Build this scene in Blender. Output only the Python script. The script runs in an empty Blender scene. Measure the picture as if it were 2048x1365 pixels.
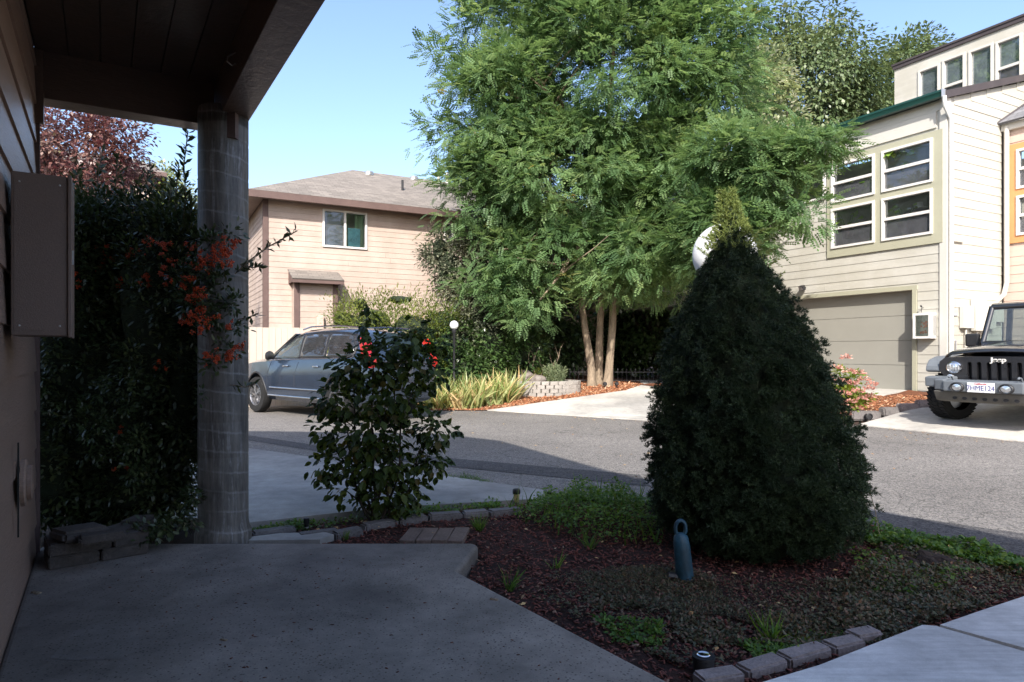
import bpy, bmesh, math, random
import numpy as np
from mathutils import Vector, Matrix
random.seed(7); np.random.seed(7)
C = bpy.context.scene.collection
SC = bpy.context.scene
# ---------------------------------------------------------------- camera, sky, sun, exposure
F, CU, HV, CZ = 1340.0, 1024.0, 706.0, 1.25      # focal length in photo pixels, centre column, horizon row, eye height
cd = bpy.data.cameras.new('camera'); cam = bpy.data.objects.new('camera', cd); C.objects.link(cam)
cd.sensor_width = 36; cd.lens = 36 * F / 2048; cd.shift_y = 23.5 / 2048
cd.clip_start = .05; cd.clip_end = 2000
cam.location = (0, 0, CZ); cam.rotation_euler = (math.radians(90), 0, 0)
SC.camera = cam
SUN_H = Vector((-.113, -.994)).normalized(); EL = math.radians(37)
w = bpy.data.worlds.new('World'); SC.world = w; w.use_nodes = True
nt = w.node_tree; nt.nodes.clear()
sky = nt.nodes.new('ShaderNodeTexSky'); sky.sky_type = 'NISHITA'; sky.sun_disc = False
sky.sun_elevation = EL; sky.sun_rotation = math.atan2(SUN_H.x, SUN_H.y)
sky.air_density = 1.0; sky.dust_density = 2.0; sky.ozone_density = 3.0
bg = nt.nodes.new('ShaderNodeBackground'); bg.inputs[1].default_value = .15
wo = nt.nodes.new('ShaderNodeOutputWorld')
tn = nt.nodes.new('ShaderNodeMix'); tn.data_type = 'RGBA'; tn.blend_type = 'MULTIPLY'; tn.inputs[0].default_value = 1; tn.inputs[7].default_value = (1.04, 1.0, 1.0, 1)
nt.links.new(sky.outputs[0], tn.inputs[6]); nt.links.new(tn.outputs[2], bg.inputs[0]); nt.links.new(bg.outputs[0], wo.inputs[0])
sl = bpy.data.lights.new('sun', 'SUN'); sl.energy = 3.6; sl.angle = math.radians(.5); sl.color = (1, .945, .87)
so = bpy.data.objects.new('sun', sl); C.objects.link(so); so.location = (-3, -20, 20)
so.rotation_euler = Vector((-SUN_H.x * math.cos(EL), -SUN_H.y * math.cos(EL), -math.sin(EL))).to_track_quat('-Z', 'Y').to_euler()
vs = SC.view_settings; vs.view_transform = 'Standard'; vs.look = 'None'; vs.gamma = 1; vs.use_curve_mapping = False
vs.exposure = 1.25
SC.cycles.max_bounces = 8; SC.cycles.transparent_max_bounces = 24
# ---------------------------------------------------------------- geometry of the place
d1 = Vector((-.471, .882)); d2 = Vector((.882, .471))      # the two horizontal directions of the far buildings
def P(t, w, z=0): return Vector((t * d1.x + w * d2.x, t * d1.y + w * d2.y, z))
def lerp(a, b, k): return a + (b - a) * k
def g(x, y):                                             # height of the ground
    ne = .577 * x + .816 * y; t = x * d1.x + y * d1.y; wq = x * d2.x + y * d2.y
    k = min(1, max(0, (t - 8.5) / 2.5))
    z = lerp(.13 * (wq - 10.65), .1 * (ne - 11.44), k)
    return min(.44, max(0, z))
def at(u, v, Y): return Vector(((u - CU) / F * Y, Y, CZ + (HV - v) / F * Y))
def onz(u, v, z=0):
    Y = (CZ - z) * F / (v - HV); return Vector(((u - CU) / F * Y, Y, z))
def gnd(u, v):
    p = onz(u, v, 0)
    for _ in range(30): p = onz(u, v, lerp(p.z, g(p.x, p.y), .6))
    return p
def onw(u, v, wq=14.03):                                 # point on a wall parallel to the street: (local x, height)
    rx = (u - CU) / F; Y = wq / (d2.x * rx + d2.y)
    return -(Y * (d1.x * rx + d1.y)) , CZ + (HV - v) / F * Y
def ont(u, v, t=20.08):
    rx = (u - CU) / F; Y = t / (d1.x * rx + d1.y)
    return Y * (d2.x * rx + d2.y), CZ + (HV - v) / F * Y
# ---------------------------------------------------------------- helpers
class MB:
    def __init__(s): s.v = []; s.f = []; s.m = []
    def add(s, V, Fs, mi=0):
        o = len(s.v); s.v += [tuple(p) for p in V]
        for f in Fs: s.f.append(tuple(i + o for i in f)); s.m.append(mi)
        return s
    def box(s, x0, x1, y0, y1, z0, z1, mi=0):
        return s.add([(x0,y0,z0),(x1,y0,z0),(x1,y1,z0),(x0,y1,z0),(x0,y0,z1),(x1,y0,z1),(x1,y1,z1),(x0,y1,z1)],
                     [(0,3,2,1),(4,5,6,7),(0,1,5,4),(1,2,6,5),(2,3,7,6),(3,0,4,7)], mi)
    def obox(s, c, X, Y, Z, mi=0):
        c, X, Y, Z = Vector(c), Vector(X), Vector(Y), Vector(Z)
        V = [c + a * X + b * Y + d * Z for d in (-1, 1) for a, b in ((-1,-1),(1,-1),(1,1),(-1,1))]
        return s.add(V, [(0,3,2,1),(4,5,6,7),(0,1,5,4),(1,2,6,5),(2,3,7,6),(3,0,4,7)], mi)
    def tube(s, pts, rad, n=8, mi=0, cap=True):
        pts = [Vector(p) for p in pts]
        if not hasattr(rad, '__len__'): rad = [rad] * len(pts)
        V = []; ref = None
        for i, p in enumerate(pts):
            d = (pts[min(i+1, len(pts)-1)] - pts[max(i-1, 0)]).normalized()
            if ref is None: ref = Vector((0,0,1)).cross(d) if abs(d.z) < .9 else Vector((1,0,0)).cross(d)
            a = (ref - d * ref.dot(d)).normalized(); b = d.cross(a); ref = a
            for k in range(n):
                q = 2 * math.pi * k / n
                V.append(p + (a * math.cos(q) + b * math.sin(q)) * rad[i])
        Fs = [(i*n+k, i*n+(k+1)%n, (i+1)*n+(k+1)%n, (i+1)*n+k) for i in range(len(pts)-1) for k in range(n)]
        if cap: Fs += [tuple(range(n))[::-1], tuple(range((len(pts)-1)*n, len(pts)*n))]
        return s.add(V, Fs, mi)
    def lathe(s, prof, c=(0,0,0), n=24, axis='z', mi=0, cap=True):
        V = []
        for r, h in prof:
            for k in range(n):
                q = 2 * math.pi * k / n; a, b = r * math.cos(q), r * math.sin(q)
                p = (a, b, h) if axis == 'z' else ((h, a, b) if axis == 'x' else (b, h, a))
                V.append((p[0]+c[0], p[1]+c[1], p[2]+c[2]))
        Fs = [(i*n+k, i*n+(k+1)%n, (i+1)*n+(k+1)%n, (i+1)*n+k) for i in range(len(prof)-1) for k in range(n)]
        if cap: Fs += [tuple(range(n))[::-1], tuple(range((len(prof)-1)*n, len(prof)*n))]
        return s.add(V, Fs, mi)
    def prism(s, poly, a, b, plane='xz', mi=0):          # poly extruded from a to b along the third axis
        def q(p, h): return (p[0], h, p[1]) if plane == 'xz' else ((h, p[0], p[1]) if plane == 'yz' else (p[0], p[1], h))
        n = len(poly)
        return s.add([q(p, a) for p in poly] + [q(p, b) for p in poly],
                     [tuple(range(n)), tuple(range(n, 2*n))[::-1]] + [(k, k+n, (k+1)%n+n, (k+1)%n) for k in range(n)], mi)
    def mesh(s, name, mats, smooth=None):
        me = bpy.data.meshes.new(name); me.from_pydata(s.v, [], s.f); me.update()
        for m in (mats if isinstance(mats, (list, tuple)) else [mats]): me.materials.append(m)
        if any(s.m): me.polygons.foreach_set('material_index', s.m)
        bm = bmesh.new(); bm.from_mesh(me); bmesh.ops.recalc_face_normals(bm, faces=bm.faces); bm.to_mesh(me); bm.free()
        if smooth:
            me.polygons.foreach_set('use_smooth', [True] * len(me.polygons))
            me.set_sharp_from_angle(angle=math.radians(smooth))
        return me
    def build(s, name, mats, parent=None, smooth=None, bevel=0, **kw):
        return link(name, s.mesh(name, mats, smooth), parent, bevel=bevel, **kw)
def link(name, me, parent=None, loc=None, bevel=0, **kw):
    o = bpy.data.objects.new(name, me); C.objects.link(o)
    if parent: o.parent = parent
    if loc is not None: o.location = loc
    if bevel:
        b = o.modifiers.new('bevel', 'BEVEL'); b.width = bevel; b.segments = 2; b.limit_method = 'ANGLE'; b.angle_limit = math.radians(40)
    for k, v in kw.items(): o[k] = v
    return o
def thing(name, label, cat, loc=(0,0,0), rz=0, group=None):
    o = bpy.data.objects.new(name, None); C.objects.link(o); o.location = loc; o.rotation_euler = (0,0,rz)
    o.empty_display_size = .1
    return tag(o, label, cat, group)
def tag(o, label, cat, group=None, kind=None):
    o['label'] = label; o['category'] = cat
    if group: o['group'] = group
    if kind: o['kind'] = kind
    return o
# ---------------------------------------------------------------- materials
def new_mat(name):
    m = bpy.data.materials.new(name); m.use_nodes = True; t = m.node_tree
    return m, t, t.nodes['Principled BSDF'], t.nodes['Material Output']
def N(t, typ, **kw):
    n = t.nodes.new(typ)
    for k, v in kw.items(): setattr(n, k, v)
    return n
def noise(t, co, scale, detail=4, rough=.6, stretch=None):
    n = N(t, 'ShaderNodeTexNoise'); n.inputs['Scale'].default_value = scale; n.inputs['Detail'].default_value = detail
    n.inputs['Roughness'].default_value = rough
    if stretch:
        mp = N(t, 'ShaderNodeMapping'); mp.inputs['Scale'].default_value = stretch
        t.links.new(co, mp.inputs[0]); co = mp.outputs[0]
    t.links.new(co, n.inputs['Vector']); return n.outputs['Fac']
def ramp(t, fac, stops):
    r = N(t, 'ShaderNodeValToRGB'); e = r.color_ramp.elements
    while len(e) < len(stops): e.new(.5)
    for el, (p, c) in zip(e, stops): el.position = p; el.color = (*c[:3], 1)
    t.links.new(fac, r.inputs[0]); return r.outputs[0]
def mul(t, a, b, fac=1, mode='MULTIPLY'):
    m = N(t, 'ShaderNodeMix', data_type='RGBA', blend_type=mode); m.inputs[0].default_value = fac
    t.links.new(a, m.inputs[6]); t.links.new(b, m.inputs[7]); return m.outputs[2]
def sc(c, k): return tuple(min(1, x * k) for x in c)
def pm(name, col, rough=.7, var=.25, scale=6, bump=0, bscale=60, spec=.3, metal=0, stretch=None, fine=.1, coat=0, world=False, dirt=None):
    m, t, b, o = new_mat(name)
    if world: co = N(t, 'ShaderNodeNewGeometry').outputs['Position']
    else: co = N(t, 'ShaderNodeTexCoord').outputs['Object']
    n1 = noise(t, co, scale, 5, .6, stretch)
    c = ramp(t, n1, [(.3, sc(col, 1 - var)), (.7, sc(col, 1 + var))])
    if fine:
        n2 = noise(t, co, bscale, 3, .7, stretch)
        c = mul(t, c, ramp(t, n2, [(.3, (1 - fine * 2,) * 3), (.7, (1, 1, 1))]))
    if dirt:
        n3 = noise(t, co, dirt[1], 6, .65)
        c = mul(t, c, ramp(t, n3, [(.42, dirt[0]), (.62, (1, 1, 1))]))
    t.links.new(c, b.inputs['Base Color'])
    b.inputs['Roughness'].default_value = rough; b.inputs['Specular IOR Level'].default_value = spec
    b.inputs['Metallic'].default_value = metal; b.inputs['Coat Weight'].default_value = coat
    if bump:
        bn = N(t, 'ShaderNodeBump'); bn.inputs['Strength'].default_value = bump; bn.inputs['Distance'].default_value = .01
        t.links.new(noise(t, co, bscale, 4, .7, stretch), bn.inputs['Height']); t.links.new(bn.outputs[0], b.inputs['Normal'])
    return m
def leafm(name, stops, trans=.35, rough=.45, spec=.35, big=1.2):
    m, t, b, o = new_mat(name)
    a = N(t, 'ShaderNodeAttribute', attribute_name='var')
    c = ramp(t, a.outputs['Fac'], stops)
    geo = N(t, 'ShaderNodeNewGeometry')
    c = mul(t, c, ramp(t, noise(t, geo.outputs['Position'], big, 2), [(.3, (.75, .8, .8)), (.7, (1.15, 1.1, 1))]))
    t.links.new(c, b.inputs['Base Color']); b.inputs['Roughness'].default_value = rough; b.inputs['Specular IOR Level'].default_value = spec
    tr = N(t, 'ShaderNodeBsdfTranslucent'); hs = N(t, 'ShaderNodeHueSaturation'); hs.inputs['Hue'].default_value = .47
    hs.inputs['Saturation'].default_value = 1.15; hs.inputs['Value'].default_value = 1.5
    t.links.new(c, hs.inputs['Color']); t.links.new(hs.outputs[0], tr.inputs[0])
    mx = N(t, 'ShaderNodeMixShader'); mx.inputs[0].default_value = trans
    t.links.new(b.outputs[0], mx.inputs[1]); t.links.new(tr.outputs[0], mx.inputs[2]); t.links.new(mx.outputs[0], o.inputs[0])
    return m
def glassm(name, tint=(.92,.97,.95), refl=1.0, ior=1.5, film=.05, filmcol=(.5,.52,.54)):
    m, t, b, o = new_mat(name); t.nodes.remove(b)
    tr = N(t, 'ShaderNodeBsdfTransparent'); tr.inputs[0].default_value = (*tint, 1)
    gl = N(t, 'ShaderNodeBsdfGlossy'); gl.inputs['Roughness'].default_value = .02
    fr = N(t, 'ShaderNodeFresnel'); fr.inputs[0].default_value = ior
    mt = N(t, 'ShaderNodeMath', operation='MULTIPLY'); mt.inputs[1].default_value = refl; mt.use_clamp = True
    mx = N(t, 'ShaderNodeMixShader'); t.links.new(fr.outputs[0], mt.inputs[0]); t.links.new(mt.outputs[0], mx.inputs[0])
    t.links.new(tr.outputs[0], mx.inputs[1]); t.links.new(gl.outputs[0], mx.inputs[2])
    df = N(t, 'ShaderNodeBsdfDiffuse'); df.inputs[0].default_value = (*filmcol, 1); m2_ = N(t, 'ShaderNodeMixShader'); co = N(t, 'ShaderNodeTexCoord').outputs['Object']
    t.links.new(ramp(t, noise(t, co, 5, 4), [(.3, (film*.7,)*3), (.7, (film*1.3,)*3)]), m2_.inputs[0]); t.links.new(mx.outputs[0], m2_.inputs[1]); t.links.new(df.outputs[0], m2_.inputs[2]); t.links.new(m2_.outputs[0], o.inputs[0])
    return m
M = {}
M['cream'] = pm('cream_siding', (.47,.455,.405), .6, .06, 1.5, .25, 90, stretch=(.3,.3,6), fine=.04, dirt=((.88,.87,.84), 1.1))
M['creamtrim'] = pm('cream_trim', (.52,.50,.45), .55, .05, 2, fine=.04)
M['white'] = pm('white_paint', (.62,.605,.57), .45, .04, 3, fine=.02)
M['olive'] = pm('olive_trim', (.36,.35,.26), .6, .06, 2, .2, 80, fine=.05)
M['peach'] = pm('peach_siding', (.53,.405,.335), .6, .05, 1.5, .2, 80, stretch=(.3,.3,6), fine=.04)
M['orange'] = pm('orange_trim', (.60,.27,.11), .55, .06, 2, fine=.04)
M['brownfascia'] = pm('brown_fascia', (.06,.05,.052), .6, .15, 3)
M['teal'] = pm('teal_gutter', (.012,.055,.046), .35, .12, 2, spec=.5)
M['garage'] = pm('garage_door_paint', (.27,.262,.228), .6, .05, 1.2, .12, 160, fine=.05)
M['beige'] = pm('beige_siding', (.475,.385,.33), .7, .05, 1.2, .3, 70, stretch=(.2,.2,5), fine=.06, dirt=((.88,.86,.84), 1.3))
M['brown'] = pm('brown_trim', (.13,.085,.075), .65, .12, 3, .2, 60)
M['shadebrown'] = pm('porch_brown_paint', (.135,.09,.068), .34, .1, 2, .5, 14, spec=.45, stretch=(1,1,7), fine=.08)
M['porchwall'] = pm('porch_wall_paint', (.34,.23,.175), .34, .08, 2, .6, 12, spec=.5, stretch=(1,1,8), fine=.08)
M['box'] = pm('meter_box_paint', (.22,.155,.125), .5, .06, 3, .2, 200, spec=.4)
M['alu'] = pm('aluminium', (.6,.6,.6), .4, .1, 4, metal=.8)
M['black'] = pm('black_plastic', (.02,.02,.022), .5, .2, 6, spec=.4)
M['dark'] = pm('dark_interior', (.03,.03,.028), .9, .2, 3)
M['room'] = pm('room_wall', (.45,.42,.36), .9, .2, 2)
M['glass'] = glassm('window_glass', (.93,.96,.94), 1.2, film=.02)
M['screen'] = glassm('insect_screen_glass', (.66,.67,.70), 1.8, film=.11, filmcol=(.45,.46,.5))
M['skyglass'] = glassm('sky_tinted_glass', (.35,.4,.4), 9, film=.3, filmcol=(.22,.27,.3))  # blue-grey film colour paints the sky's reflection into the panes
M['boulder'] = pm('boulder', (.2,.175,.155), .85, .35, 4, .8, 25, dirt=((.7,.65,.6), 3))
M['rubber'] = pm('tyre_rubber', (.014,.014,.014), .85, .3, 8, .4, 50)
M['bark'] = pm('bark', (.31,.24,.17), .9, .35, 5, 1, 30, stretch=(3,3,.5), fine=.25)
M['darkbark'] = pm('dark_bark', (.07,.055,.042), .9, .3, 6, .8, 30)
M['soil'] = pm('soil', (.055,.035,.026), .95, .4, 3, 1, 40, world=True, fine=.3)
M['woodfence'] = pm('painted_fence_board', (.50,.42,.345), .75, .06, 3, .3, 60, stretch=(6,6,.4), fine=.06)
M['globe'] = pm('white_globe', (.85,.85,.84), .25, .03, 3, spec=.5, fine=.02)
def shinglem(name, col, sx=.3, sy=.14):
    m, t, b, o = new_mat(name); co = N(t, 'ShaderNodeTexCoord').outputs['UV']
    br = N(t, 'ShaderNodeTexBrick'); br.inputs['Scale'].default_value = 1; br.inputs['Brick Width'].default_value = sx
    br.inputs['Row Height'].default_value = sy; br.inputs['Mortar Size'].default_value = .008; br.offset = .37
    br.inputs['Color1'].default_value = (*sc(col, .8), 1); br.inputs['Color2'].default_value = (*sc(col, 1.2), 1); br.inputs['Mortar'].default_value = (*sc(col, .55), 1)
    t.links.new(co, br.inputs[0])
    obj = N(t, 'ShaderNodeTexCoord').outputs['Object']
    c = mul(t, br.outputs[0], ramp(t, noise(t, obj, 40, 4, .8), [(.3, (.7,.7,.7)), (.7, (1.2,1.2,1.2))]))
    c = mul(t, c, ramp(t, noise(t, obj, .8, 3), [(.3, (.88,.88,.88)), (.7, (1.1,1.1,1.1))]))
    t.links.new(c, b.inputs['Base Color']); b.inputs['Roughness'].default_value = .9
    bn = N(t, 'ShaderNodeBump'); bn.inputs['Strength'].default_value = .6; bn.inputs['Distance'].default_value = .01
    t.links.new(br.outputs[1], bn.inputs['Height']); bn.invert = True; t.links.new(bn.outputs[0], b.inputs['Normal'])
    return m
M['shingle'] = shinglem('tan_shingles', (.205,.18,.155)); M['greyshingle'] = shinglem('grey_shingles', (.2,.2,.21))
def asphalt(name, col, rough=.85):
    m, t, b, o = new_mat(name); co = N(t, 'ShaderNodeNewGeometry').outputs['Position']
    c = ramp(t, noise(t, co, .6, 6, .6), [(.3, sc(col, .82)), (.7, sc(col, 1.15))])
    v = N(t, 'ShaderNodeTexVoronoi'); v.inputs['Scale'].default_value = 95; t.links.new(co, v.inputs['Vector'])
    c = mul(t, c, ramp(t, v.outputs['Color'], [(.15, (.45,.45,.45)), (.5, (1,1,1)), (.9, (1.6,1.55,1.45))]))
    c = mul(t, c, ramp(t, noise(t, co, 18, 4, .7), [(.35, (.8,.8,.8)), (.65, (1.12,1.1,1.08))]))
    # hairline cracks
    cr = N(t, 'ShaderNodeTexVoronoi', feature='DISTANCE_TO_EDGE'); cr.inputs['Scale'].default_value = .55
    ds = N(t, 'ShaderNodeVectorMath', operation='ADD'); nn = N(t, 'ShaderNodeTexNoise'); nn.inputs['Scale'].default_value = 1.6; nn.inputs['Detail'].default_value = 6
    t.links.new(co, nn.inputs['Vector']); t.links.new(co, ds.inputs[0]); t.links.new(nn.outputs['Color'], ds.inputs[1]); t.links.new(ds.outputs[0], cr.inputs['Vector'])
    c = mul(t, c, ramp(t, cr.outputs['Distance'], [(0, (.35,.35,.35)), (.006, (1,1,1))]), .7)
    t.links.new(c, b.inputs['Base Color']); b.inputs['Roughness'].default_value = rough; b.inputs['Specular IOR Level'].default_value = .25
    bn = N(t, 'ShaderNodeBump'); bn.inputs['Strength'].default_value = .7; bn.inputs['Distance'].default_value = .006
    t.links.new(v.outputs['Distance'], bn.inputs['Height']); t.links.new(bn.outputs[0], b.inputs['Normal'])
    return m
M['asphalt'] = asphalt('asphalt', (.185,.175,.165)); M['newasphalt'] = asphalt('dark_asphalt_strip', (.085,.083,.085))
def concrete(name, col, spots=0, broom=0, var=.15):
    m, t, b, o = new_mat(name); co = N(t, 'ShaderNodeNewGeometry').outputs['Position']
    c = ramp(t, noise(t, co, 1.4, 7, .62), [(.32, sc(col, 1 - var)), (.5, col), (.7, sc(col, 1 + var))])
    c = mul(t, c, ramp(t, noise(t, co, 9, 6, .7), [(.3, (.8,.8,.8)), (.62, (1.08,1.08,1.08))]))
    c = mul(t, c, ramp(t, noise(t, co, .55, 3, .5), [(.38, (.74,.74,.75)), (.6, (1.2,1.19,1.17))]))
    if broom: c = mul(t, c, ramp(t, noise(t, co, 45, 4, .7, (.08, 1, 1)), [(.3, (.82,.82,.82)), (.7, (1.1,1.1,1.1))]))
    c = mul(t, c, ramp(t, noise(t, co, 220, 2, .7), [(.3, (.85,.85,.85)), (.7, (1.1,1.1,1.1))]))
    if spots:
        v = N(t, 'ShaderNodeTexVoronoi'); v.inputs['Scale'].default_value = 55; v.inputs['Randomness'].default_value = 1; t.links.new(co, v.inputs['Vector'])
        s = ramp(t, v.outputs['Distance'], [(.16, (.35,.35,.35)), (.27, (1,1,1))])
        ms = ramp(t, noise(t, co, 1.1, 4), [(.3, (0,0,0)), (.5, (1,1,1))])
        mm = N(t, 'ShaderNodeMix', data_type='RGBA', blend_type='MULTIPLY'); t.links.new(ms, mm.inputs[0]); t.links.new(c, mm.inputs[6]); t.links.new(s, mm.inputs[7]); c = mm.outputs[2]
    t.links.new(c, b.inputs['Base Color']); b.inputs['Roughness'].default_value = .75; b.inputs['Specular IOR Level'].default_value = .3
    bn = N(t, 'ShaderNodeBump'); bn.inputs['Strength'].default_value = .45; bn.inputs['Distance'].default_value = .003
    if broom:
        t.links.new(noise(t, co, 60, 3, .6, (.1, 1, 1)), bn.inputs['Height'])
    else: t.links.new(noise(t, co, 80, 5, .75), bn.inputs['Height'])
    t.links.new(bn.outputs[0], b.inputs['Normal'])
    return m
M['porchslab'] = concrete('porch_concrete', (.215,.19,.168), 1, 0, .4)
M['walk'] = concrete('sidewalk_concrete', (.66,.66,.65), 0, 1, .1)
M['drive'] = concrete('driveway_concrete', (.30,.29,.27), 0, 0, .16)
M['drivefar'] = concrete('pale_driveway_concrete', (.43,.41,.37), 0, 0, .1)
M['block'] = pm('retaining_block', (.11,.092,.082), .9, .25, 7, .8, 70, fine=.2)
M['planterblock'] = pm('planter_block', (.36,.33,.295), .9, .2, 3, .8, 50, world=True, fine=.2)
M['edgestone'] = pm('edging_stone', (.19,.175,.17), .9, .25, 4, .8, 60, world=True, fine=.2)
M['brick'] = pm('edging_brick', (.30,.255,.245), .9, .22, 5, .7, 70, world=True, fine=.2)
def columnm():
    m, t, b, o = new_mat('form_tube_concrete'); co = N(t, 'ShaderNodeTexCoord').outputs['Object']
    col = (.155,.138,.12)
    c = ramp(t, noise(t, co, 4, 6, .65), [(.3, sc(col, .72)), (.72, sc(col, 1.2))])
    c = mul(t, c, ramp(t, noise(t, co, 6, 5, .7, (5, 5, .6)), [(.36, (.5,.5,.51)), (.64, (1.1,1.1,1.1))]))
    # spiral seams of the paper form and pale efflorescence between them
    sp_ = N(t, 'ShaderNodeSeparateXYZ'); t.links.new(co, sp_.inputs[0])
    def mth(op, x, y=None, z=None):
        n_ = N(t, 'ShaderNodeMath', operation=op)
        for i_, q_ in enumerate((x, y, z)):
            if q_ is None: continue
            if isinstance(q_, (int, float)): n_.inputs[i_].default_value = q_
            else: t.links.new(q_, n_.inputs[i_])
        return n_.outputs[0]
    an = mth('ARCTAN2', sp_.outputs[1], sp_.outputs[0]); an = mth('DIVIDE', an, 6.2832)
    wob = mth('MULTIPLY', noise(t, co, 7, 4, .7), .35)
    spir = mth('FRACT', mth('ADD', mth('ADD', mth('DIVIDE', sp_.outputs[2], .125), an), wob))
    line = ramp(t, spir, [(0, (1,1,1)), (.09, (0,0,0)), (.93, (0,0,0)), (1, (1,1,1))])
    cb = N(t, 'ShaderNodeCombineXYZ'); t.links.new(mth('MULTIPLY', an, 34), cb.inputs[0]); t.links.new(mth('MULTIPLY', sp_.outputs[2], 2.6), cb.inputs[1])
    v_ = noise(t, cb.outputs[0], 1, 5, .7); drip = ramp(t, v_, [(.54, (0,0,0)), (.60, (1,1,1))])
    pat = ramp(t, noise(t, co, 5, 3, .6), [(.36, (.15,)*3), (.55, (1,1,1))])
    lm_ = mul(t, mul(t, line, drip, 1, 'ADD'), pat); lm2 = mul(t, lm_, ramp(t, noise(t, co, 60, 3), [(.2, (.15,)*3), (.65, (.62,)*3)]))
    mm = N(t, 'ShaderNodeMix', data_type='RGBA'); mm.clamp_factor = True; t.links.new(lm2, mm.inputs[0]); t.links.new(c, mm.inputs[6]); mm.inputs[7].default_value = (.30,.295,.29,1)
    t.links.new(mm.outputs[2], b.inputs['Base Color']); b.inputs['Roughness'].default_value = .6
    bn = N(t, 'ShaderNodeBump'); bn.inputs['Strength'].default_value = .4; bn.inputs['Distance'].default_value = .004
    t.links.new(noise(t, co, 50, 5, .7), bn.inputs['Height']); t.links.new(bn.outputs[0], b.inputs['Normal'])
    return m
M['column'] = columnm()
def chipm(name, stops):
    m, t, b, o = new_mat(name); a = N(t, 'ShaderNodeAttribute', attribute_name='var')
    t.links.new(ramp(t, a.outputs['Fac'], stops), b.inputs['Base Color']); b.inputs['Roughness'].default_value = .85
    return m
M['redchip'] = chipm('red_bark_chips', [(0, (.04,.014,.012)), (.5, (.13,.034,.024)), (.93, (.15,.05,.035)), (1, (.24,.17,.12))])
M['orangechip'] = chipm('orange_wood_chips', [(0, (.16,.055,.022)), (.5, (.32,.12,.05)), (.85, (.42,.2,.1)), (1, (.6,.46,.3))])
M['redsoil'] = pm('red_mulch_base', (.04,.017,.013), .95, .4, 5, 1, 50, world=True, fine=.3)
M['orangesoil'] = pm('orange_mulch_base', (.2,.075,.035), .95, .35, 5, 1, 50, world=True, fine=.3)
G = lambda *a: [(i / (len(a) - 1), c) for i, c in enumerate(a)]
M['locust'] = leafm('locust_leaf', [(0,(.055,.11,.045)),(.4,(.11,.195,.08)),(.8,(.18,.275,.12)),(.96,(.26,.34,.15)),(1,(.5,.38,.1))], .45, .5, .35)
M['ash'] = leafm('ash_leaf', [(0,(.07,.11,.045)),(.6,(.13,.18,.08)),(.95,(.21,.25,.13)),(1,(.35,.2,.1))], .25, .4, .5)
M['birch'] = leafm('pale_leaf', [(0,(.14,.19,.08)),(.6,(.24,.28,.14)),(1,(.5,.5,.38))], .4)
M['plum'] = leafm('purple_leaf', [(0,(.09,.035,.035)),(.5,(.18,.085,.075)),(.85,(.31,.2,.17)),(1,(.08,.1,.03))], .25, .35, .6)
M['greybush'] = leafm('grey_green_leaf', [(0,(.08,.095,.055)),(.6,(.14,.15,.1)),(1,(.25,.24,.17))], .2)
M['ivy'] = leafm('ivy_leaf', [(0,(.03,.06,.02)),(.6,(.06,.11,.035)),(1,(.12,.16,.07))], .2, .3, .6)
M['hedgeyellow'] = leafm('yellow_green_leaf', [(0,(.07,.11,.02)),(.6,(.15,.19,.045)),(.95,(.24,.27,.07)),(1,(.5,.25,.06))], .4)
M['pyra'] = leafm('firethorn_leaf', [(0,(.028,.046,.018)),(.6,(.055,.078,.03)),(1,(.11,.125,.05))], .2, .35, .5)
M['shrub'] = leafm('broad_leaf', [(0,(.022,.042,.010)),(.6,(.042,.07,.014)),(.96,(.08,.11,.022)),(1,(.1,.07,.02))], .38, .5, .3)
M['spruce'] = leafm('spruce_needle', [(0,(.018,.033,.016)),(.6,(.034,.058,.027)),(.9,(.055,.085,.038)),(1,(.085,.11,.045))], .1, .5, .3, 3)
M['sprucetip'] = leafm('sunlit_spruce_needle', [(0,(.12,.17,.05)),(1,(.25,.3,.1))], .25)  # paler needle colour carries the sunlight on the spruce tip
M['weed'] = leafm('weed_leaf', [(0,(.05,.12,.025)),(.6,(.1,.2,.04)),(1,(.17,.25,.06))], .4)
M['mat'] = leafm('creeping_mat_leaf', [(0,(.045,.055,.03)),(.45,(.085,.09,.045)),(.75,(.13,.095,.055)),(1,(.19,.11,.07))], .2)
M['iris'] = leafm('iris_blade', [(0,(.17,.24,.08)),(.5,(.32,.37,.14)),(.8,(.48,.46,.22)),(1,(.6,.42,.22))], .4, .4, .4)
M['rosemary'] = leafm('rosemary_leaf', [(0,(.12,.17,.09)),(1,(.26,.29,.16))], .2)
M['pink'] = leafm('pink_blossom', [(0,(.42,.18,.14)),(.6,(.6,.32,.26)),(1,(.7,.48,.4))], .3)
M['pinkleaf'] = leafm('lime_leaf', [(0,(.12,.2,.03)),(1,(.28,.34,.07))], .4)
M['darkcore'] = pm('painted_inner_shade', (.022,.032,.016), .95, .4, 8, 1, 30)  # dark solids filling the bushes, inner shade put into their colour
M['houseplant'] = leafm('houseplant_leaf', [(0,(.1,.22,.03)),(1,(.25,.4,.06))], .4, .3, .5)
M['berry'] = pm('orange_red_berry', (.55,.065,.01), .35, .3, 30, spec=.5)
M['litter'] = chipm('fallen_leaf', [(0,(.4,.2,.07)),(.5,(.5,.34,.15)),(1,(.3,.2,.12))])
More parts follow.
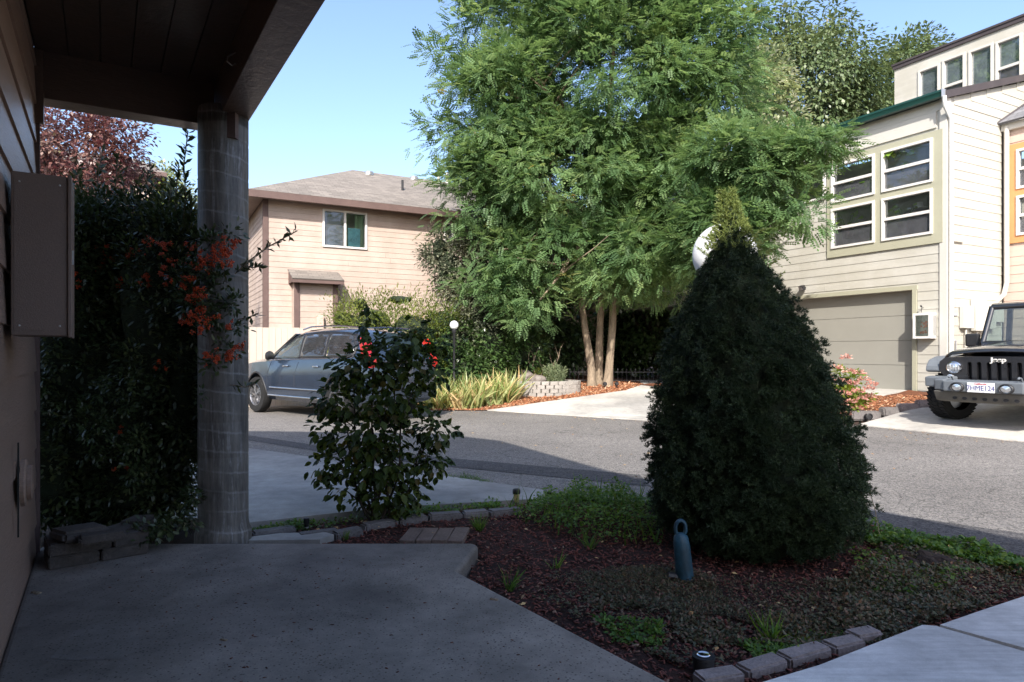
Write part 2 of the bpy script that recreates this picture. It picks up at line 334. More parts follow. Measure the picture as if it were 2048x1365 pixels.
# ---------------------------------------------------------------- foliage made of many small faces
def nrm(a): return a / np.maximum(np.linalg.norm(a, axis=-1, keepdims=True), 1e-9)
def many(name, tv, tf, pos, dirs, ups, size, mat, parent=None, var=None, **kw):
    tv = np.array(tv, float); tf = np.array(tf, int); n = len(pos); k = len(tv)
    y = nrm(np.array(dirs, float)); x = nrm(np.cross(y, ups)); z = np.cross(x, y)
    R = np.stack([x, y, z], 1)
    size = np.asarray(size, float).reshape(-1, 1, 1) * np.ones((n, 1, 1))
    V = (np.einsum('ki,nij->nkj', tv, R) * size + np.array(pos)[:, None]).reshape(-1, 3)
    Fi = (tf[None] + (np.arange(n) * k)[:, None, None]).reshape(-1, tf.shape[1])
    me = bpy.data.meshes.new(name); me.vertices.add(len(V)); me.vertices.foreach_set('co', V.ravel())
    me.loops.add(Fi.size); me.loops.foreach_set('vertex_index', Fi.ravel().astype(np.int32))
    me.polygons.add(len(Fi)); me.polygons.foreach_set('loop_start', np.arange(0, Fi.size, Fi.shape[1], dtype=np.int32))
    me.update(calc_edges=True)
    at_ = me.attributes.new('var', 'FLOAT', 'POINT')
    var = np.random.rand(n) if var is None else var
    at_.data.foreach_set('value', np.repeat(var, k).astype(np.float32))
    me.materials.append(mat)
    return link(name, me, parent, **kw)
def onemesh(name, tv, tf, mat, v):
    me = bpy.data.meshes.new(name); me.from_pydata([tuple(p) for p in tv], [], [tuple(f) for f in tf])
    a = me.attributes.new('var', 'FLOAT', 'POINT'); a.data.foreach_set('value', [v] * len(tv)); me.materials.append(mat); return me
LEAF = ([(0,0,0),(.28,.45,.06),(0,1,-.05),(-.28,.45,.06)], [(0,1,2,3)])
OVAL = ([(0,0,0),(.2,.3,.03),(.19,.68,.03),(0,1,-.04),(-.19,.68,.03),(-.2,.3,.03)], [(0,1,2,3,4,5)])
NARROW = ([(0,0,0),(.16,.5,.04),(0,1,-.06),(-.16,.5,.04)], [(0,1,2,3)])
def pinnate(pairs=5, lw=.17, ll=.26):
    V, Fs = [], []
    def q(b, d):
        d = Vector(d).normalized(); s = Vector((-d.y, d.x, 0)); o = len(V); b = Vector(b)
        dz = Vector((0,0,-.02))
        V.extend([b, b + d*ll*.5 + s*lw*.5, b + d*ll + dz, b + d*ll*.5 - s*lw*.5]); Fs.append((o,o+1,o+2,o+3))
    for i in range(pairs):
        y = .12 + .8 * i / pairs; z = -.18 * y * y
        q((0,y,z), (1,.35,0)); q((0,y,z), (-1,.35,0))
    q((0,.9,-.15), (0,1,0)); return V, Fs
PINN = pinnate()
def broad():
    V = [(0,0,0),(.2,.12,.03),(.36,.38,.05),(.27,.7,.02),(0,1.02,-.1),(-.27,.7,.02),(-.36,.38,.05),(-.2,.12,.03),(0,.4,-.03),(0,.7,-.05)]
    Fs = [(0,1,8),(1,2,8),(2,9,8),(2,3,9),(3,4,9),(4,5,9),(5,6,9),(6,8,9),(6,7,8),(7,0,8)]
    return V, Fs
BROAD = broad()
def tuft(n=10, L=.42):
    V, Fs = [], []; r = random.Random(3)
    for i in range(n):
        h = i / n; a = i * 2.4; t = .75 + .5 * (1 - h)
        d = Vector((math.cos(a) * math.sin(t), math.cos(t) + .25, math.sin(a) * math.sin(t))).normalized()
        b = Vector((0, h * .8, 0)); s = d.cross(Vector((r.random()-.5, r.random()-.5, r.random()-.5))).normalized() * .07
        o = len(V); V += [b - s, b + s, b + d * L]; Fs.append((o, o+1, o+2))
    return V, Fs
TUFT = tuft()
def rnd_dir(n): return nrm(np.random.randn(n, 3))
def ell(u, v, Y, ru, rv, ry=None):                      # an ellipsoid of crown: centre and radii in metres
    c = at(u, v, Y); return (np.array(c), np.array([ru / F * Y, (ry if ry else ru / F * Y * .8), rv / F * Y]))
def in_ells(ells, n, inner=.35):
    vol = np.array([np.prod(e[1]) ** .75 for e in ells]); k = np.random.choice(len(ells), n, p=vol / vol.sum())
    d = rnd_dir(n); r = np.random.uniform(inner, 1, n) ** .5
    cs = np.array([e[0] for e in ells])[k]; rs = np.array([e[1] for e in ells])[k]
    return cs + d * rs * r[:, None], d
def crown(name, ells, nclump, per, cr, size, tmpl, mat, parent, flat=.6, droop=.25, inner=.35, jit=.5, upj=.4, kind='stuff', zmin=None):
    cc, cdr = in_ells(ells, nclump, inner)
    rr = cr * np.random.uniform(.6, 1.3, nclump)
    o = rnd_dir(nclump * per); o[:, 2] *= flat
    rad = np.random.rand(nclump * per) ** .5
    k = np.repeat(np.arange(nclump), per)
    pos = cc[k] + o * (rad * rr[k])[:, None] + cdr[k] * (rr[k] * .2)[:, None]
    pos[:, 2] -= droop * rr[k] * rad ** 2
    dirs = o * .9 + cdr[k] * .5 + rnd_dir(len(k)) * jit; dirs[:, 2] -= droop
    ups = np.array([0,0,1]) + rnd_dir(len(k)) * upj + cdr[k] * .5
    var = np.clip(np.random.rand(nclump)[k] * .5 + np.random.rand(len(k)) * .5, 0, 1)
    if zmin is not None: keep = pos[:, 2] > zmin; pos, dirs, ups, var = pos[keep], dirs[keep], ups[keep], var[keep]
    kw = {'kind': kind} if kind else {}
    return many(name, tmpl[0], tmpl[1], pos, dirs, ups, size * np.random.uniform(.7, 1.3, len(pos)), mat, parent, var, **kw), cc
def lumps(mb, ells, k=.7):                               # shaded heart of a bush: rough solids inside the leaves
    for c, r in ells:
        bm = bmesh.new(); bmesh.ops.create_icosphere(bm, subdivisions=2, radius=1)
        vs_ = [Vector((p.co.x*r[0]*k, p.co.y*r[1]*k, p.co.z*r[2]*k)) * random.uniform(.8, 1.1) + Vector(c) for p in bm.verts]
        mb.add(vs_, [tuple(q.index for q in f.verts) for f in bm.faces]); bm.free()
def local(ells, base):
    return [(c - np.array(base), r) for c, r in ells]
# ================================================================ SETTING: ground, road, slabs
def axis(a, b, lo, hi, st):
    L = [a, a/2 + lo/2] + [lo + st * i for i in range(int((hi - lo) / st) + 1)] + [hi/2 + b/2, b]; return L
xs = axis(-220, 220, -24, 30, .6); ys = axis(-120, 320, -14, 46, .6)
mb = MB(); mb.add([(x, y, g(x, y) - .05) for y in ys for x in xs],
    [(j*len(xs)+i, j*len(xs)+i+1, (j+1)*len(xs)+i+1, (j+1)*len(xs)+i) for j in range(len(ys)-1) for i in range(len(xs)-1)])
mb.build('ground', M['soil'], kind='structure')
def drape(name, poly, off, mat, thick=0, hf=g, step=.5, rough=0, parent=None, flat=None, **kw):
    bm = bmesh.new(); f = bm.faces.new([bm.verts.new((p[0], p[1], 0)) for p in poly])
    x0, x1 = min(p[0] for p in poly), max(p[0] for p in poly); y0, y1 = min(p[1] for p in poly), max(p[1] for p in poly)
    for ax, a, b in ((0, x0, x1), (1, y0, y1)):
        k = a + step
        while k < b:
            no = (1,0,0) if ax == 0 else (0,1,0)
            bmesh.ops.bisect_plane(bm, geom=bm.verts[:] + bm.edges[:] + bm.faces[:], plane_co=(k, 0, 0) if ax == 0 else (0, k, 0), plane_no=no, dist=1e-5)
            k += step
    bmesh.ops.triangulate(bm, faces=[f for f in bm.faces if len(f.verts) > 4])
    for v in bm.verts: v.co.z = (hf(v.co.x, v.co.y) if flat is None else flat) + off + random.uniform(-rough, rough)
    if thick:
        r = bmesh.ops.extrude_face_region(bm, geom=bm.faces[:])
        for v in [e for e in r['geom'] if isinstance(e, bmesh.types.BMVert)]: v.co.z -= thick
    bmesh.ops.recalc_face_normals(bm, faces=bm.faces)
    me = bpy.data.meshes.new(name); bm.to_mesh(me); bm.free(); me.materials.append(mat)
    if not thick and me.polygons[0].normal.z < 0: me.flip_normals()
    o = link(name, me, parent, **kw); return o
road_near = [(-9,12.6),(-3.4,8.63),(.3,6.0),(1.3,5.45),(2.57,4.94),(3.09,4.05),(6,-1.5),(9.5,-8)]
road = road_near + [(15.5,-6.5),(12.2,-.27),(7.15,9.36),(5.86,11.6),(4.3,11.0),(2.44,12.3),(-.53,14.4),(-1.68,14.4),(-2.3,15.6),(-3.6,16.6),(-8,14.4)]
drape('road', road, .004, M['asphalt'], kind='structure')
# darker repair strip along the near edge, and the smooth band at the right
strip = [onz(u, v) for u, v in ((497,872),(640,893),(900,918),(1280,952),(1300,975),(900,935),(640,905),(497,882))]
drape('road_repair_strip', [(p.x, p.y) for p in strip], .009, M['newasphalt'], kind='structure')
strip = [onz(u, v) for u, v in ((1690,1018),(2060,1072),(2400,1140),(2500,1230),(2060,1118),(1690,1042))]
drape('road_edge_strip', [(p.x, p.y) for p in strip], .009, M['newasphalt'], kind='structure')
# own driveway, far driveways, sidewalk, porch slab
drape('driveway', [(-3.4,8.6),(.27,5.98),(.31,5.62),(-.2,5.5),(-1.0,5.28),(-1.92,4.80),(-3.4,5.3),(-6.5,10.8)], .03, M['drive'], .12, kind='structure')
drape('far_driveway', [(-.53,14.42),(2.44,12.32),(4.3,11.03),(5.5,12.3),(5.7,14.2),(5.0,16.4),(3.6,19.5),(3.35,17.0),(2.7,16.1)], .02, M['drivefar'], .14, kind='structure')
q = [P(7.35,10.66), P(-6,10.66), P(-6,17), P(6.6,17), P(6.6,13.2), P(7.35,12.3)]
drape('right_driveway', [(p.x, p.y) for p in q], .02, M['drivefar'], .14, kind='structure')
q = [P(13.6,14.3), P(13.6,13.2), P(8.6,13.2), P(8.6,14.3)]
drape('garage_apron', [(p.x, p.y) for p in q], .015, M['drivefar'], .1, kind='structure')
def pts(z, L): return [(p.x, p.y) for p in (onz(u, v, z) for u, v in L)]
sw = pts(.05, [(1500,1372),(1640,1330),(1750,1288),(1832,1256)]) 
walkA = pts(.05, [(1500,1372),(1640,1330),(1752,1286),(1845,1250),(1872,1252),(2100,1318),(2300,1400),(2300,1900),(1500,1900)])
walkB = pts(.05, [(1880,1250),(1960,1222),(2048,1193),(2200,1150),(2500,1180),(2500,1440),(2105,1311)])
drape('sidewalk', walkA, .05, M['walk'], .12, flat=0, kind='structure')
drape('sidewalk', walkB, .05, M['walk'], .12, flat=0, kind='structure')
def wallx(Y): return -.37 - .611 * Y
WD = Vector((-.5215, .853)).normalized(); WN = Vector((.853, .5215)).normalized()   # along / out of the porch wall
porch = [(-2.86,4.12),(-.243,4.13),(-.205,4.08),(-.29,3.59),(.57,2.38),(2.4,-.2),(2.6,-2.4),(wallx(-2.4)-.02,-2.4),(wallx(4)-.02,4.0)]
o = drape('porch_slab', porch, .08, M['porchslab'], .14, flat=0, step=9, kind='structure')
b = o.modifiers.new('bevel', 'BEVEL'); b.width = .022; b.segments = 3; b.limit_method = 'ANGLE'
mb = MB(); a = [onz(u, v, .03) for u, v in ((497,1079),(560,1071),(650,1069),(668,1074),(640,1084),(497,1086))]
mb.prism([(p.x, p.y) for p in a], -.05, .045, 'xy'); mb.build('concrete_apron', M['drive'], kind='structure')
# beds
bedR = [(-1.9,4.72),(-.2,5.42),(.32,5.55),(1.3,5.4),(2.55,4.9),(3.07,4.0),(3.6,3.0),(2.9,2.9)] + [tuple(p) for p in sw[::-1]] + [(.57,2.36),(-.27,3.58),(-.19,4.09),(-.243,4.14),(-1.9,4.18)]
rs = random.Random(2)
drape('mulch_bed', bedR, .0, M['redsoil'], step=.12, rough=.012, kind='structure')
bedF = [tuple(onz_p) for onz_p in [(-1.68,14.42),(-.53,14.42),(2.7,16.1),(3.35,17.0),(3.6,19.5),(2,26),(-6,24),(-4.5,18),(-2.4,15.7)]]
drape('far_mulch_bed', bedF, .015, M['orangesoil'], step=.4, rough=.012, kind='structure')
q = [P(7.4,12.2), P(8.7,10.7), P(8.9,10.7), P(13.4,10.8), P(13.6,13.15), P(8.55,13.2), P(8.5,13.95), P(7.4,13.95)]
drape('garage_bed', [(p.x, p.y) for p in q], .03, M['orangesoil'], step=.3, rough=.012, kind='structure')
def inpoly(p, poly):
    c = False; n = len(poly)
    for i in range(n):
        a, b = poly[i], poly[i-1]
        if (a[1] > p[1]) != (b[1] > p[1]) and p[0] < (b[0]-a[0]) * (p[1]-a[1]) / (b[1]-a[1]) + a[0]: c = not c
    return c
def sample(poly, n, dens=None):
    x0, x1 = min(p[0] for p in poly), max(p[0] for p in poly); y0, y1 = min(p[1] for p in poly), max(p[1] for p in poly); out = []
    for _ in range(n * 12):
        p = (random.uniform(x0, x1), random.uniform(y0, y1))
        if inpoly(p, poly) and (dens is None or random.random() < dens(p)): out.append(p)
        if len(out) >= n: break
    return out
CHIP = ([(-.22,0,0),(.22,0,0),(.18,1,.0),(-.15,1,0),(-.15,.05,.14),(.16,.05,.14),(.12,.95,.12),(-.1,.95,.12)],
        [(0,3,2,1),(4,5,6,7),(0,1,5,4),(1,2,6,5),(2,3,7,6),(3,0,4,7)])
def chips(name, poly, n, size, mat, off, tilt=.35, dens=None):
    p = sample(poly, n, dens); pos = np.array([(x, y, g(x, y) + off + random.uniform(0, .012)) for x, y in p])
    d = rnd_dir(len(p)); d[:, 2] *= tilt; up = np.array([0,0,1]) + rnd_dir(len(p)) * .35
    return many(name, *CHIP, pos, d, up, size * np.random.uniform(.4, 1.5, len(p)), mat, kind='stuff')
tag(chips('bark_chips', bedR, 20000, .021, M['redchip'], .0), 'dark red bark chips covering the shaded garden bed', 'mulch')
nearbed = [tuple(p) for p in bedF[:3]] + [(3.35,17.0),(3.0,18.2),(-2.6,17.5),(-2.3,15.6)]
tag(chips('wood_chips', nearbed, 9000, .055, M['orangechip'], .012), 'sunlit orange wood chips below the three trunked tree', 'mulch')
q = [P(7.42,12.2), P(8.7,10.75), P(10.5,10.8), P(10.6,13.1), P(8.5,13.15), P(7.42,13.9)]
tag(chips('wood_chips', [(p.x, p.y) for p in q], 4500, .045, M['orangechip'], .03), 'orange wood chips in the bed beside the garage', 'mulch')
# ================================================================ OWN HOUSE AND PORCH
def siding(root, org, ux, n, x1, z0, z1, ex, mat, holes=(), name='siding_board', top=None, th=.013, gap=.004, x0=0):
    """lap boards, one object each; org/ux/n in root space"""
    org, ux, n = Vector(org), Vector(ux), Vector(n); z = z0; up = Vector((0,0,1))
    while z < z1 - .02:
        zt = min(z + ex, z1); spans = [(x0, x1)]
        if top:
            xa = top(zt)
            spans = [(max(x0, xa), x1)] if xa < x1 else []
        for hx0, hx1, hz0, hz1 in holes:
            if hz0 < zt - .01 and hz1 > z + .01:
                if hz0 <= z + .02 and hz1 >= zt - .02 or True:
                    ns = []
                    for a, b in spans:
                        if hx1 <= a or hx0 >= b: ns.append((a, b)); continue
                        if hx0 > a: ns.append((a, hx0))
                        if hx1 < b: ns.append((hx1, b))
                    spans = ns
        for a, b in spans:
            if b - a < .04: continue
            cuts = [a]
            if b - a > 5.2:
                c = a + random.uniform(2.2, 3.6)
                while c < b - 1: cuts.append(c); c += 3.66
            cuts.append(b)
            for s0, s1 in zip(cuts, cuts[1:]):
                s1 -= .003; V = []
                for s in (s0, s1):
                    for dn, zz in ((0, z), (th, z + gap), (th, z + gap + .006), (.004, zt + .004), (0, zt + .004)):
                        V.append(org + ux * s + n * dn + up * zz)
                m = MB(); m.add(V, [(0,1,2,3,4),(9,8,7,6,5),(0,5,6,1),(1,6,7,2),(2,7,8,3),(3,8,9,4),(4,9,5,0)])
                m.build(name, mat, root)
        z += ex
house = thing('house', 'brown sided house with covered porch at the left edge, seen from its own porch', 'house', (wallx(3.96), 3.96, 0), math.atan2(-WD.y, -WD.x))
# house local: +x runs back towards and past the camera along the wall, +y points into the porch?  (x=-WD, y=rot90(x))
hx = Vector((-WD.x, -WD.y)); hy = Vector((-hx.y, hx.x))      # hy points out of the wall (to the right)
HL = 9.0
mb = MB(); mb.box(0, HL, -5, -.03, 0, 3.16); mb.build('wall_core', M['porchwall'], house)
siding(house, (0, -.03, .02), (1,0,0), (0,1,0), HL, 0, 3.0, .2235, M['porchwall'], th=.016, x0=.031)
mb = MB(); mb.box(-.012, .012, -.06, .0, 0, 2.75); mb.build('corner_trim', M['brown'], house)
# beam across the porch end and the long outer beam
pw = .95
mb = MB(); mb.box(-.17, 0.0, -.05, pw, 2.76, 3.051); mb.build('end_beam', M['shadebrown'], house, bevel=.004)
mb = MB(); mb.box(-.17, HL, pw + .002, pw + .18, 2.76, 3.051); mb.build('outer_beam', M['shadebrown'], house, bevel=.004)
mb = MB(); mb.box(.0, .04, -.03, .02, 2.6, 3.03); mb.build('corner_bracket', M['shadebrown'], house)
for k in range(6):                                       # ceiling boards with grooves between them
    mb = MB(); a = -.02 + k * .1625; mb.box(0.004, HL, a + .003, min(a + .1585, pw), 3.036, 3.05); mb.build('ceiling_board', M['shadebrown'], house)
mb = MB(); mb.box(-.2, HL, -.029, pw + .22, 3.052, 3.16); mb.build('porch_roof', M['shadebrown'], house)
mb = MB(); mb.box(-.24, HL, pw + .225, pw + .25, 3.0, 3.2); mb.build('fascia', M['brown'], house)
# unseen second storey and roof, shaped to shade porch, garden and half the road
h1 = [(-5,3.3),(-1.95,2.95),(-1.0,2.1),(.41,-.78),(1.12,-.35),(2.0,-1.98),(2.52,-2.87),(6,-8.7),(2,-14),(-14,-10),(-12,2)]  # roof outline projected back from the wanted shadow edge on the ground
base = house.location
def toh(x, y):
    d = Vector((x - base.x, y - base.y)); return (d.dot(hx), d.dot(hy))
mb = MB(); mb.prism([toh(*p) for p in h1], 5.45, 5.6, 'xy'); mb.build('roof', M['greyshingle'], house)
mb = MB(); mb.box(1.6, HL + 2, -5.5, -.05, 3.17, 5.44); mb.build('upper_storey', M['porchwall'], house)
mb = MB(); mb.box(5.2, 5.3, .03, 1.3, .08, 3.03); mb.build('unseen_entry_wall', M['porchwall'], house)  # unseen wall added behind the camera to darken the porch
mb = MB(); mb.box(7, 11, .0, .9, 3.17, 5.44); mb.build('unseen_upper_bay', M['porchwall'], house)  # unseen block, part of the house mass added for shade
# hook in the beam
mb = MB(); p = [ (.9, pw - .01, 2.9), (.9, pw - .05, 2.87), (.9, pw-.055, 2.84), (.9, pw - .03, 2.825), (.9, pw - .01, 2.84)]
mb.tube(p, .004, 6)
mb.build('hook', M['alu'], house)
# slightly paler patch laid on the slab
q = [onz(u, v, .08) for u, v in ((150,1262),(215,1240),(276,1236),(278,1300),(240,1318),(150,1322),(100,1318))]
drape('slab_patch', [(p.x, p.y) for p in q], .0812, concrete('paler_concrete', (.235,.212,.19), 1, 0, .4), flat=0, step=9, kind='structure')
# column
cx, cy = -1.865, 4.33
col = thing('porch_column', 'round grey concrete column holding up the porch corner', 'column', (cx, cy, .0))
prof = [(.172,.0),(.172,.10),(.158,.13),(.154,.16)]
r0 = .152; z = .16
while z < 2.7:
    prof += [(r0, z + .01), (r0, z + .20), (r0 - .0015, z + .206), (r0 - .0015, z + .209)]; z += .222
prof += [(r0, 2.7), (r0, 2.755)]
mb = MB(); mb.lathe(prof, n=40); mb.build('shaft', M['column'], col, smooth=40)
mb = MB(); mb.box(-.05, .13, -.13, .0, 2.60, 2.757); mb.build('steel_saddle', M['brown'], col)
# meter box and vent on the wall
bx = toh(wallx(2.68), 2.68)[0]
mbx = thing('meter_box', 'tall brown metal utility box mounted on the porch wall', 'utility box', (wallx(2.68), 2.68, 1.32), house.rotation_euler[2])
mb = MB(); mb.box(-.3, 0, .002, .19, 0, .66); mb.build('case', M['box'], mbx, bevel=.004)
mb = MB(); mb.box(-.31, .008, .192, .206, -.006, .667); mb.build('door', M['box'], mbx, bevel=.003)
mb = MB(); mb.box(-.05, -.035, .206, .212, .3, .36); mb.build('latch', M['alu'], mbx)
MB().box(.0005, .002, .012, .18, .02, .64).build('side_panel', M['box'], mbx)
for y, z in ((.03,.04),(.165,.04),(.03,.62),(.165,.62)): MB().lathe([(.004,.0),(.004,.002),(0,.003)], (0,0,0), 8, axis='x').build('screw', M['alu'], mbx).location = (.002, y, z)
vent = thing('wall_vent', 'round painted vent cover low on the porch wall', 'vent', (wallx(3.06), 3.06, .657), house.rotation_euler[2])
mb = MB(); mb.lathe([(.0,.0),(.108,.0),(.108,.016),(.1,.022),(.0,.022)], n=32, axis='y'); mb.build('flange', M['porchwall'], vent, smooth=40)
mb = MB(); mb.lathe([(.0,.023),(.08,.023),(.08,.04),(.0,.044)], n=32, axis='y'); mb.build('cap', M['porchwall'], vent, smooth=40)
# gas pipe-like wire under the box, cracked patch
mb = MB(); a = toh(wallx(2.9), 2.9)[0]; mb.box(a - .012, a, .0, .006, .45, .86); mb.build('crack_in_siding', M['dark'], house)
# retaining blocks at the porch end
def stone(name, c, sx, sy, sz, rz, mat, parent=None, seed=0, sub=2, rough=.08):
    bm = bmesh.new(); bmesh.ops.create_cube(bm, size=1); m0 = min(sx, sy, sz)
    for v in bm.verts: v.co = Vector((v.co.x * sx, v.co.y * sy, v.co.z * sz))
    bmesh.ops.bevel(bm, geom=bm.edges[:], offset=m0 * (.06 + rough * 1.6), segments=2, affect='EDGES')
    r = random.Random(seed); sh_ = [r.uniform(-1, 1) * rough for _ in range(4)]
    for v in bm.verts:
        v.co.x += (sh_[0] * v.co.y + sh_[1] * v.co.z) ; v.co.z += sh_[2] * v.co.x * .5
        v.co += Vector([r.uniform(-1, 1) * rough * m0 * .5 for _ in range(3)])
    me = bpy.data.meshes.new(name); bm.to_mesh(me); bm.free(); me.materials.append(mat)
    o = link(name, me, parent, loc=c); o.rotation_euler = (0, 0, rz); return o
ang = math.atan2(hy.y, hy.x)
blk_o = onz(97, 1143, .08); blk_e = onz(298, 1108, .08); bd = (blk_e - blk_o); bl = bd.length; bd.normalize(); brz = math.atan2(bd.y, bd.x)
nrmv = Vector((-bd.y, bd.x, 0))
tex = [('lower course, left block', .0, .5, 0), ('lower course, right block', .5, 1, 0), ('upper course, left block', 0, .62, 1), ('upper course, right block', .62, 1, 1)]
for k, (lb, a, b, lv) in enumerate(tex):
    c = blk_o + bd * bl * (a + b) / 2 + nrmv * .14 + Vector((0,0,.034 + .067 * lv))
    o = stone('retaining_block', c, bl * (b - a) - .004, .27, .065, brz + (0.02 if lv else 0), M['block'], seed=k, rough=.03)
    tag(o, ['brown concrete block in the bottom course, near the wall', 'brown concrete block in the bottom course, towards the column',
            'long brown concrete block in the second course, near the wall', 'short brown concrete block in the second course, towards the column'][k], 'block', 'retaining blocks at the end of the porch')
for k, (u, v, s, lb) in enumerate([(160,1072,(.24,.18,.06),'rounded reddish stone on top of the stacked blocks by the wall'), (205,1078,(.22,.11,.05),'rough speckled stone in front on top of the stacked blocks'),
                                   (235,1052,(.3,.18,.05),'flat grey stone at the back of the block stack'), (275,1050,(.2,.15,.07),'small grey stone behind the block stack by the hedge')]):
    c = at(u, v, [3.75, 3.68, 3.95, 4.1][k]); c.z = .08 + (.134 if k < 2 else .09) + s[2] / 2
    tag(stone('loose_stone', c, *s, brz + [.3,-.1,.5,.9][k], M['block'], seed=k+9, rough=.12), lb, 'stone', 'stones on the block stack')
# ================================================================ BUILDINGS
def holed(mb, x0, x1, z0, z1, holes, y0, y1, mi=0):
    xs_ = sorted({x0, x1, *[min(x1, max(x0, h[i])) for h in holes for i in (0, 1)]}); zs_ = sorted({z0, z1, *[min(z1, max(z0, h[i])) for h in holes for i in (2, 3)]})
    for a, b in zip(xs_, xs_[1:]):
        for c, d in zip(zs_, zs_[1:]):
            if not any(h[0] < (a+b)/2 < h[1] and h[2] < (c+d)/2 < h[3] for h in holes): mb.box(a, b, y0, y1, c, d, mi)
def frame(mb, x0, x1, z0, z1, y0, y1, fw):
    mb.box(x0, x1, y0, y1, z0, z0 + fw); mb.box(x0, x1, y0, y1, z1 - fw, z1)
    mb.box(x0, x0 + fw, y0, y1, z0 + fw, z1 - fw); mb.box(x1 - fw, x1, y0, y1, z0 + fw, z1 - fw)
def window(root, x0, x1, z0, z1, y, split=('h', .5), fw=.055, mats=('glass', 'screen'), fmat='white', depth=.1, proud=.03, label=None):
    mb = MB(); frame(mb, x0, x1, z0, z1, y - proud, y + depth, fw)
    w_ = mb.build('window', M[fmat], root)
    if label: w_['label'] = label
    kind, k = split; e = .003
    if kind == 'h':
        zm = z0 + (z1 - z0) * k; m2 = MB().box(x0 + fw, x1 - fw, y - proud + .008, y + depth * .5, zm - .03, zm + .03); m2.build('sash_bar', M[fmat], w_)
        rects = [(x0 + fw, x1 - fw, zm + .03, z1 - fw, mats[0], .045), (x0 + fw, x1 - fw, z0 + fw, zm - .03, mats[1], .03)]
    elif kind == 'v':
        xm = x0 + (x1 - x0) * k; m2 = MB().box(xm - .03, xm + .03, y - proud + .008, y + depth * .5, z0 + fw, z1 - fw); m2.build('sash_bar', M[fmat], w_)
        rects = [(x0 + fw, xm - .03, z0 + fw, z1 - fw, mats[1], .03), (xm + .03, x1 - fw, z0 + fw, z1 - fw, mats[0], .045)]
    else: rects = [(x0 + fw, x1 - fw, z0 + fw, z1 - fw, mats[0], .04)]
    for a, b, c, d, m, dy in rects:
        MB().box(a - e, b + e, y + dy, y + dy + .006, c - e, d + e).build('pane', M[m], w_)
    return w_
def uvroof(name, quads, mat, parent, th=.05, **kw):
    """quads: list of corner lists, first edge is the eave; gets metre uvs"""
    mb = MB()
    for qd in quads: mb.add(qd, [tuple(range(len(qd)))])
    me = bpy.data.meshes.new(name); me.from_pydata(mb.v, [], mb.f); me.materials.append(mat); me.update()
    uv = me.uv_layers.new(name='uv')
    for p, qd in zip(me.polygons, quads):
        a = Vector(qd[0]); u = (Vector(qd[1]) - a).normalized(); n = u.cross(Vector(qd[-1]) - a).normalized(); v = n.cross(u)
        for li, c in zip(p.loop_indices, qd):
            d = Vector(c) - a; uv.data[li].uv = (d.dot(u), d.dot(v))
        if p.normal.z < 0: pass
    o = link(name, me, parent, **kw)
    s_ = o.modifiers.new('thick', 'SOLIDIFY'); s_.thickness = th; s_.offset = -1 if me.polygons[0].normal.z > 0 else 1
    return o
# ---- beige house
w0, _ = ont(527, 400); hb = thing('beige_house', 'two storey beige sided house with brown trim and tan hip roof behind the fence', 'house', P(20.08, w0), math.atan2(.471, .882))
LX, LY, ZE = 13.0, 7.8, 5.62
def hl(u, v, t=20.08):
    a, z = ont(u, v, t); return a - w0, z
wx0, wz1 = hl(645, 418); wx1, _ = hl(734, 430); _, wz0 = hl(690, 497)
vx0, vz1 = hl(888, 445); vx1 = vx0 + .62; _, vz0 = hl(890, 492)
ax0, _ = hl(584, 600); ax1, _ = hl(668, 600); az1 = hl(620, 566)[1] + .02
holes = [(wx0, wx1, wz0, wz1), (vx0, vx1, vz0, vz1)]
mb = MB(); holed(mb, 0, LX, -.1, ZE, holes, .02, .16); mb.box(.02, .15, .17, LY, -.1, ZE); mb.box(LX - .15, LX, .17, LY, -.1, ZE); mb.box(.16, LX - .16, LY - .1, LY, -.1, ZE)
mb.box(.16, LX - .16, .17, LY - .11, 2.6, 2.8); mb.build('wall', M['beige'], hb)
siding(hb, (0, .02, 0), (1,0,0), (0,-1,0), LX, .02, ZE, .16, M['beige'], [(wx0 - .02, wx1 + .02, wz0 - .02, wz1 + .02), (vx0 - .02, vx1 + .02, vz0 - .02, vz1 + .02), (ax0, ax1, 0, az1)], x0=.13)
siding(hb, (.02, 0, 0), (0,1,0), (-1,0,0), LY, .02, ZE, .16, M['beige'], [], x0=.13)
for k, (a, b, c, d) in enumerate([(-.012, .13, -.012, .018), (-.012, .018, .02, .13)]): MB().box(a, b, c, d, 0, ZE).build('corner_trim', M['brown'], hb)
wn = window(hb, wx0, wx1, wz0, wz1, .0, ('v', .5), .055, depth=.12, label='sliding window with blue pillow and curtain behind it')
window(hb, vx0, vx1, vz0, vz1, .0, ('v', .5), .05, depth=.12)
# interior of the window: room back wall, grey blind, green curtain and a blue panel
MB().box(wx0 - .3, wx1 + .4, 1.2, 1.25, wz0 - .3, wz1 + .2).build('room_wall', M['room'], hb)
bluem = pm('blue_cloth', (.12,.42,.52), .9, .35, 9, .3, 60); curtm = pm('green_curtain', (.2,.32,.18), .9, .3, 3, stretch=(14,14,.3)); greym = pm('grey_curtain', (.3,.3,.33), .9, .2, 3, stretch=(14,14,.3))
xm = (wx0 + wx1) / 2; H_ = wz1 - wz0; W_ = wx1 - wx0
cur = MB()
def curtain(mb, x0, x1, z0, z1, y, amp=.02, n=24):
    V = []; 
    for i in range(n + 1):
        x = x0 + (x1 - x0) * i / n; V += [(x, y + amp * math.sin(i * 1.9), z0), (x, y + amp * math.sin(i * 1.9 + .4), z1)]
    mb.add(V, [(2*i, 2*i+2, 2*i+3, 2*i+1) for i in range(n)])
curtain(cur, xm + .34, wx1 - .04, wz0 + .04, wz1 - .04, .2); curtain(cur, xm + .05, xm + .13, wz0 + .04, wz1 - .04, .2); cur.build('curtain', curtm, wn)
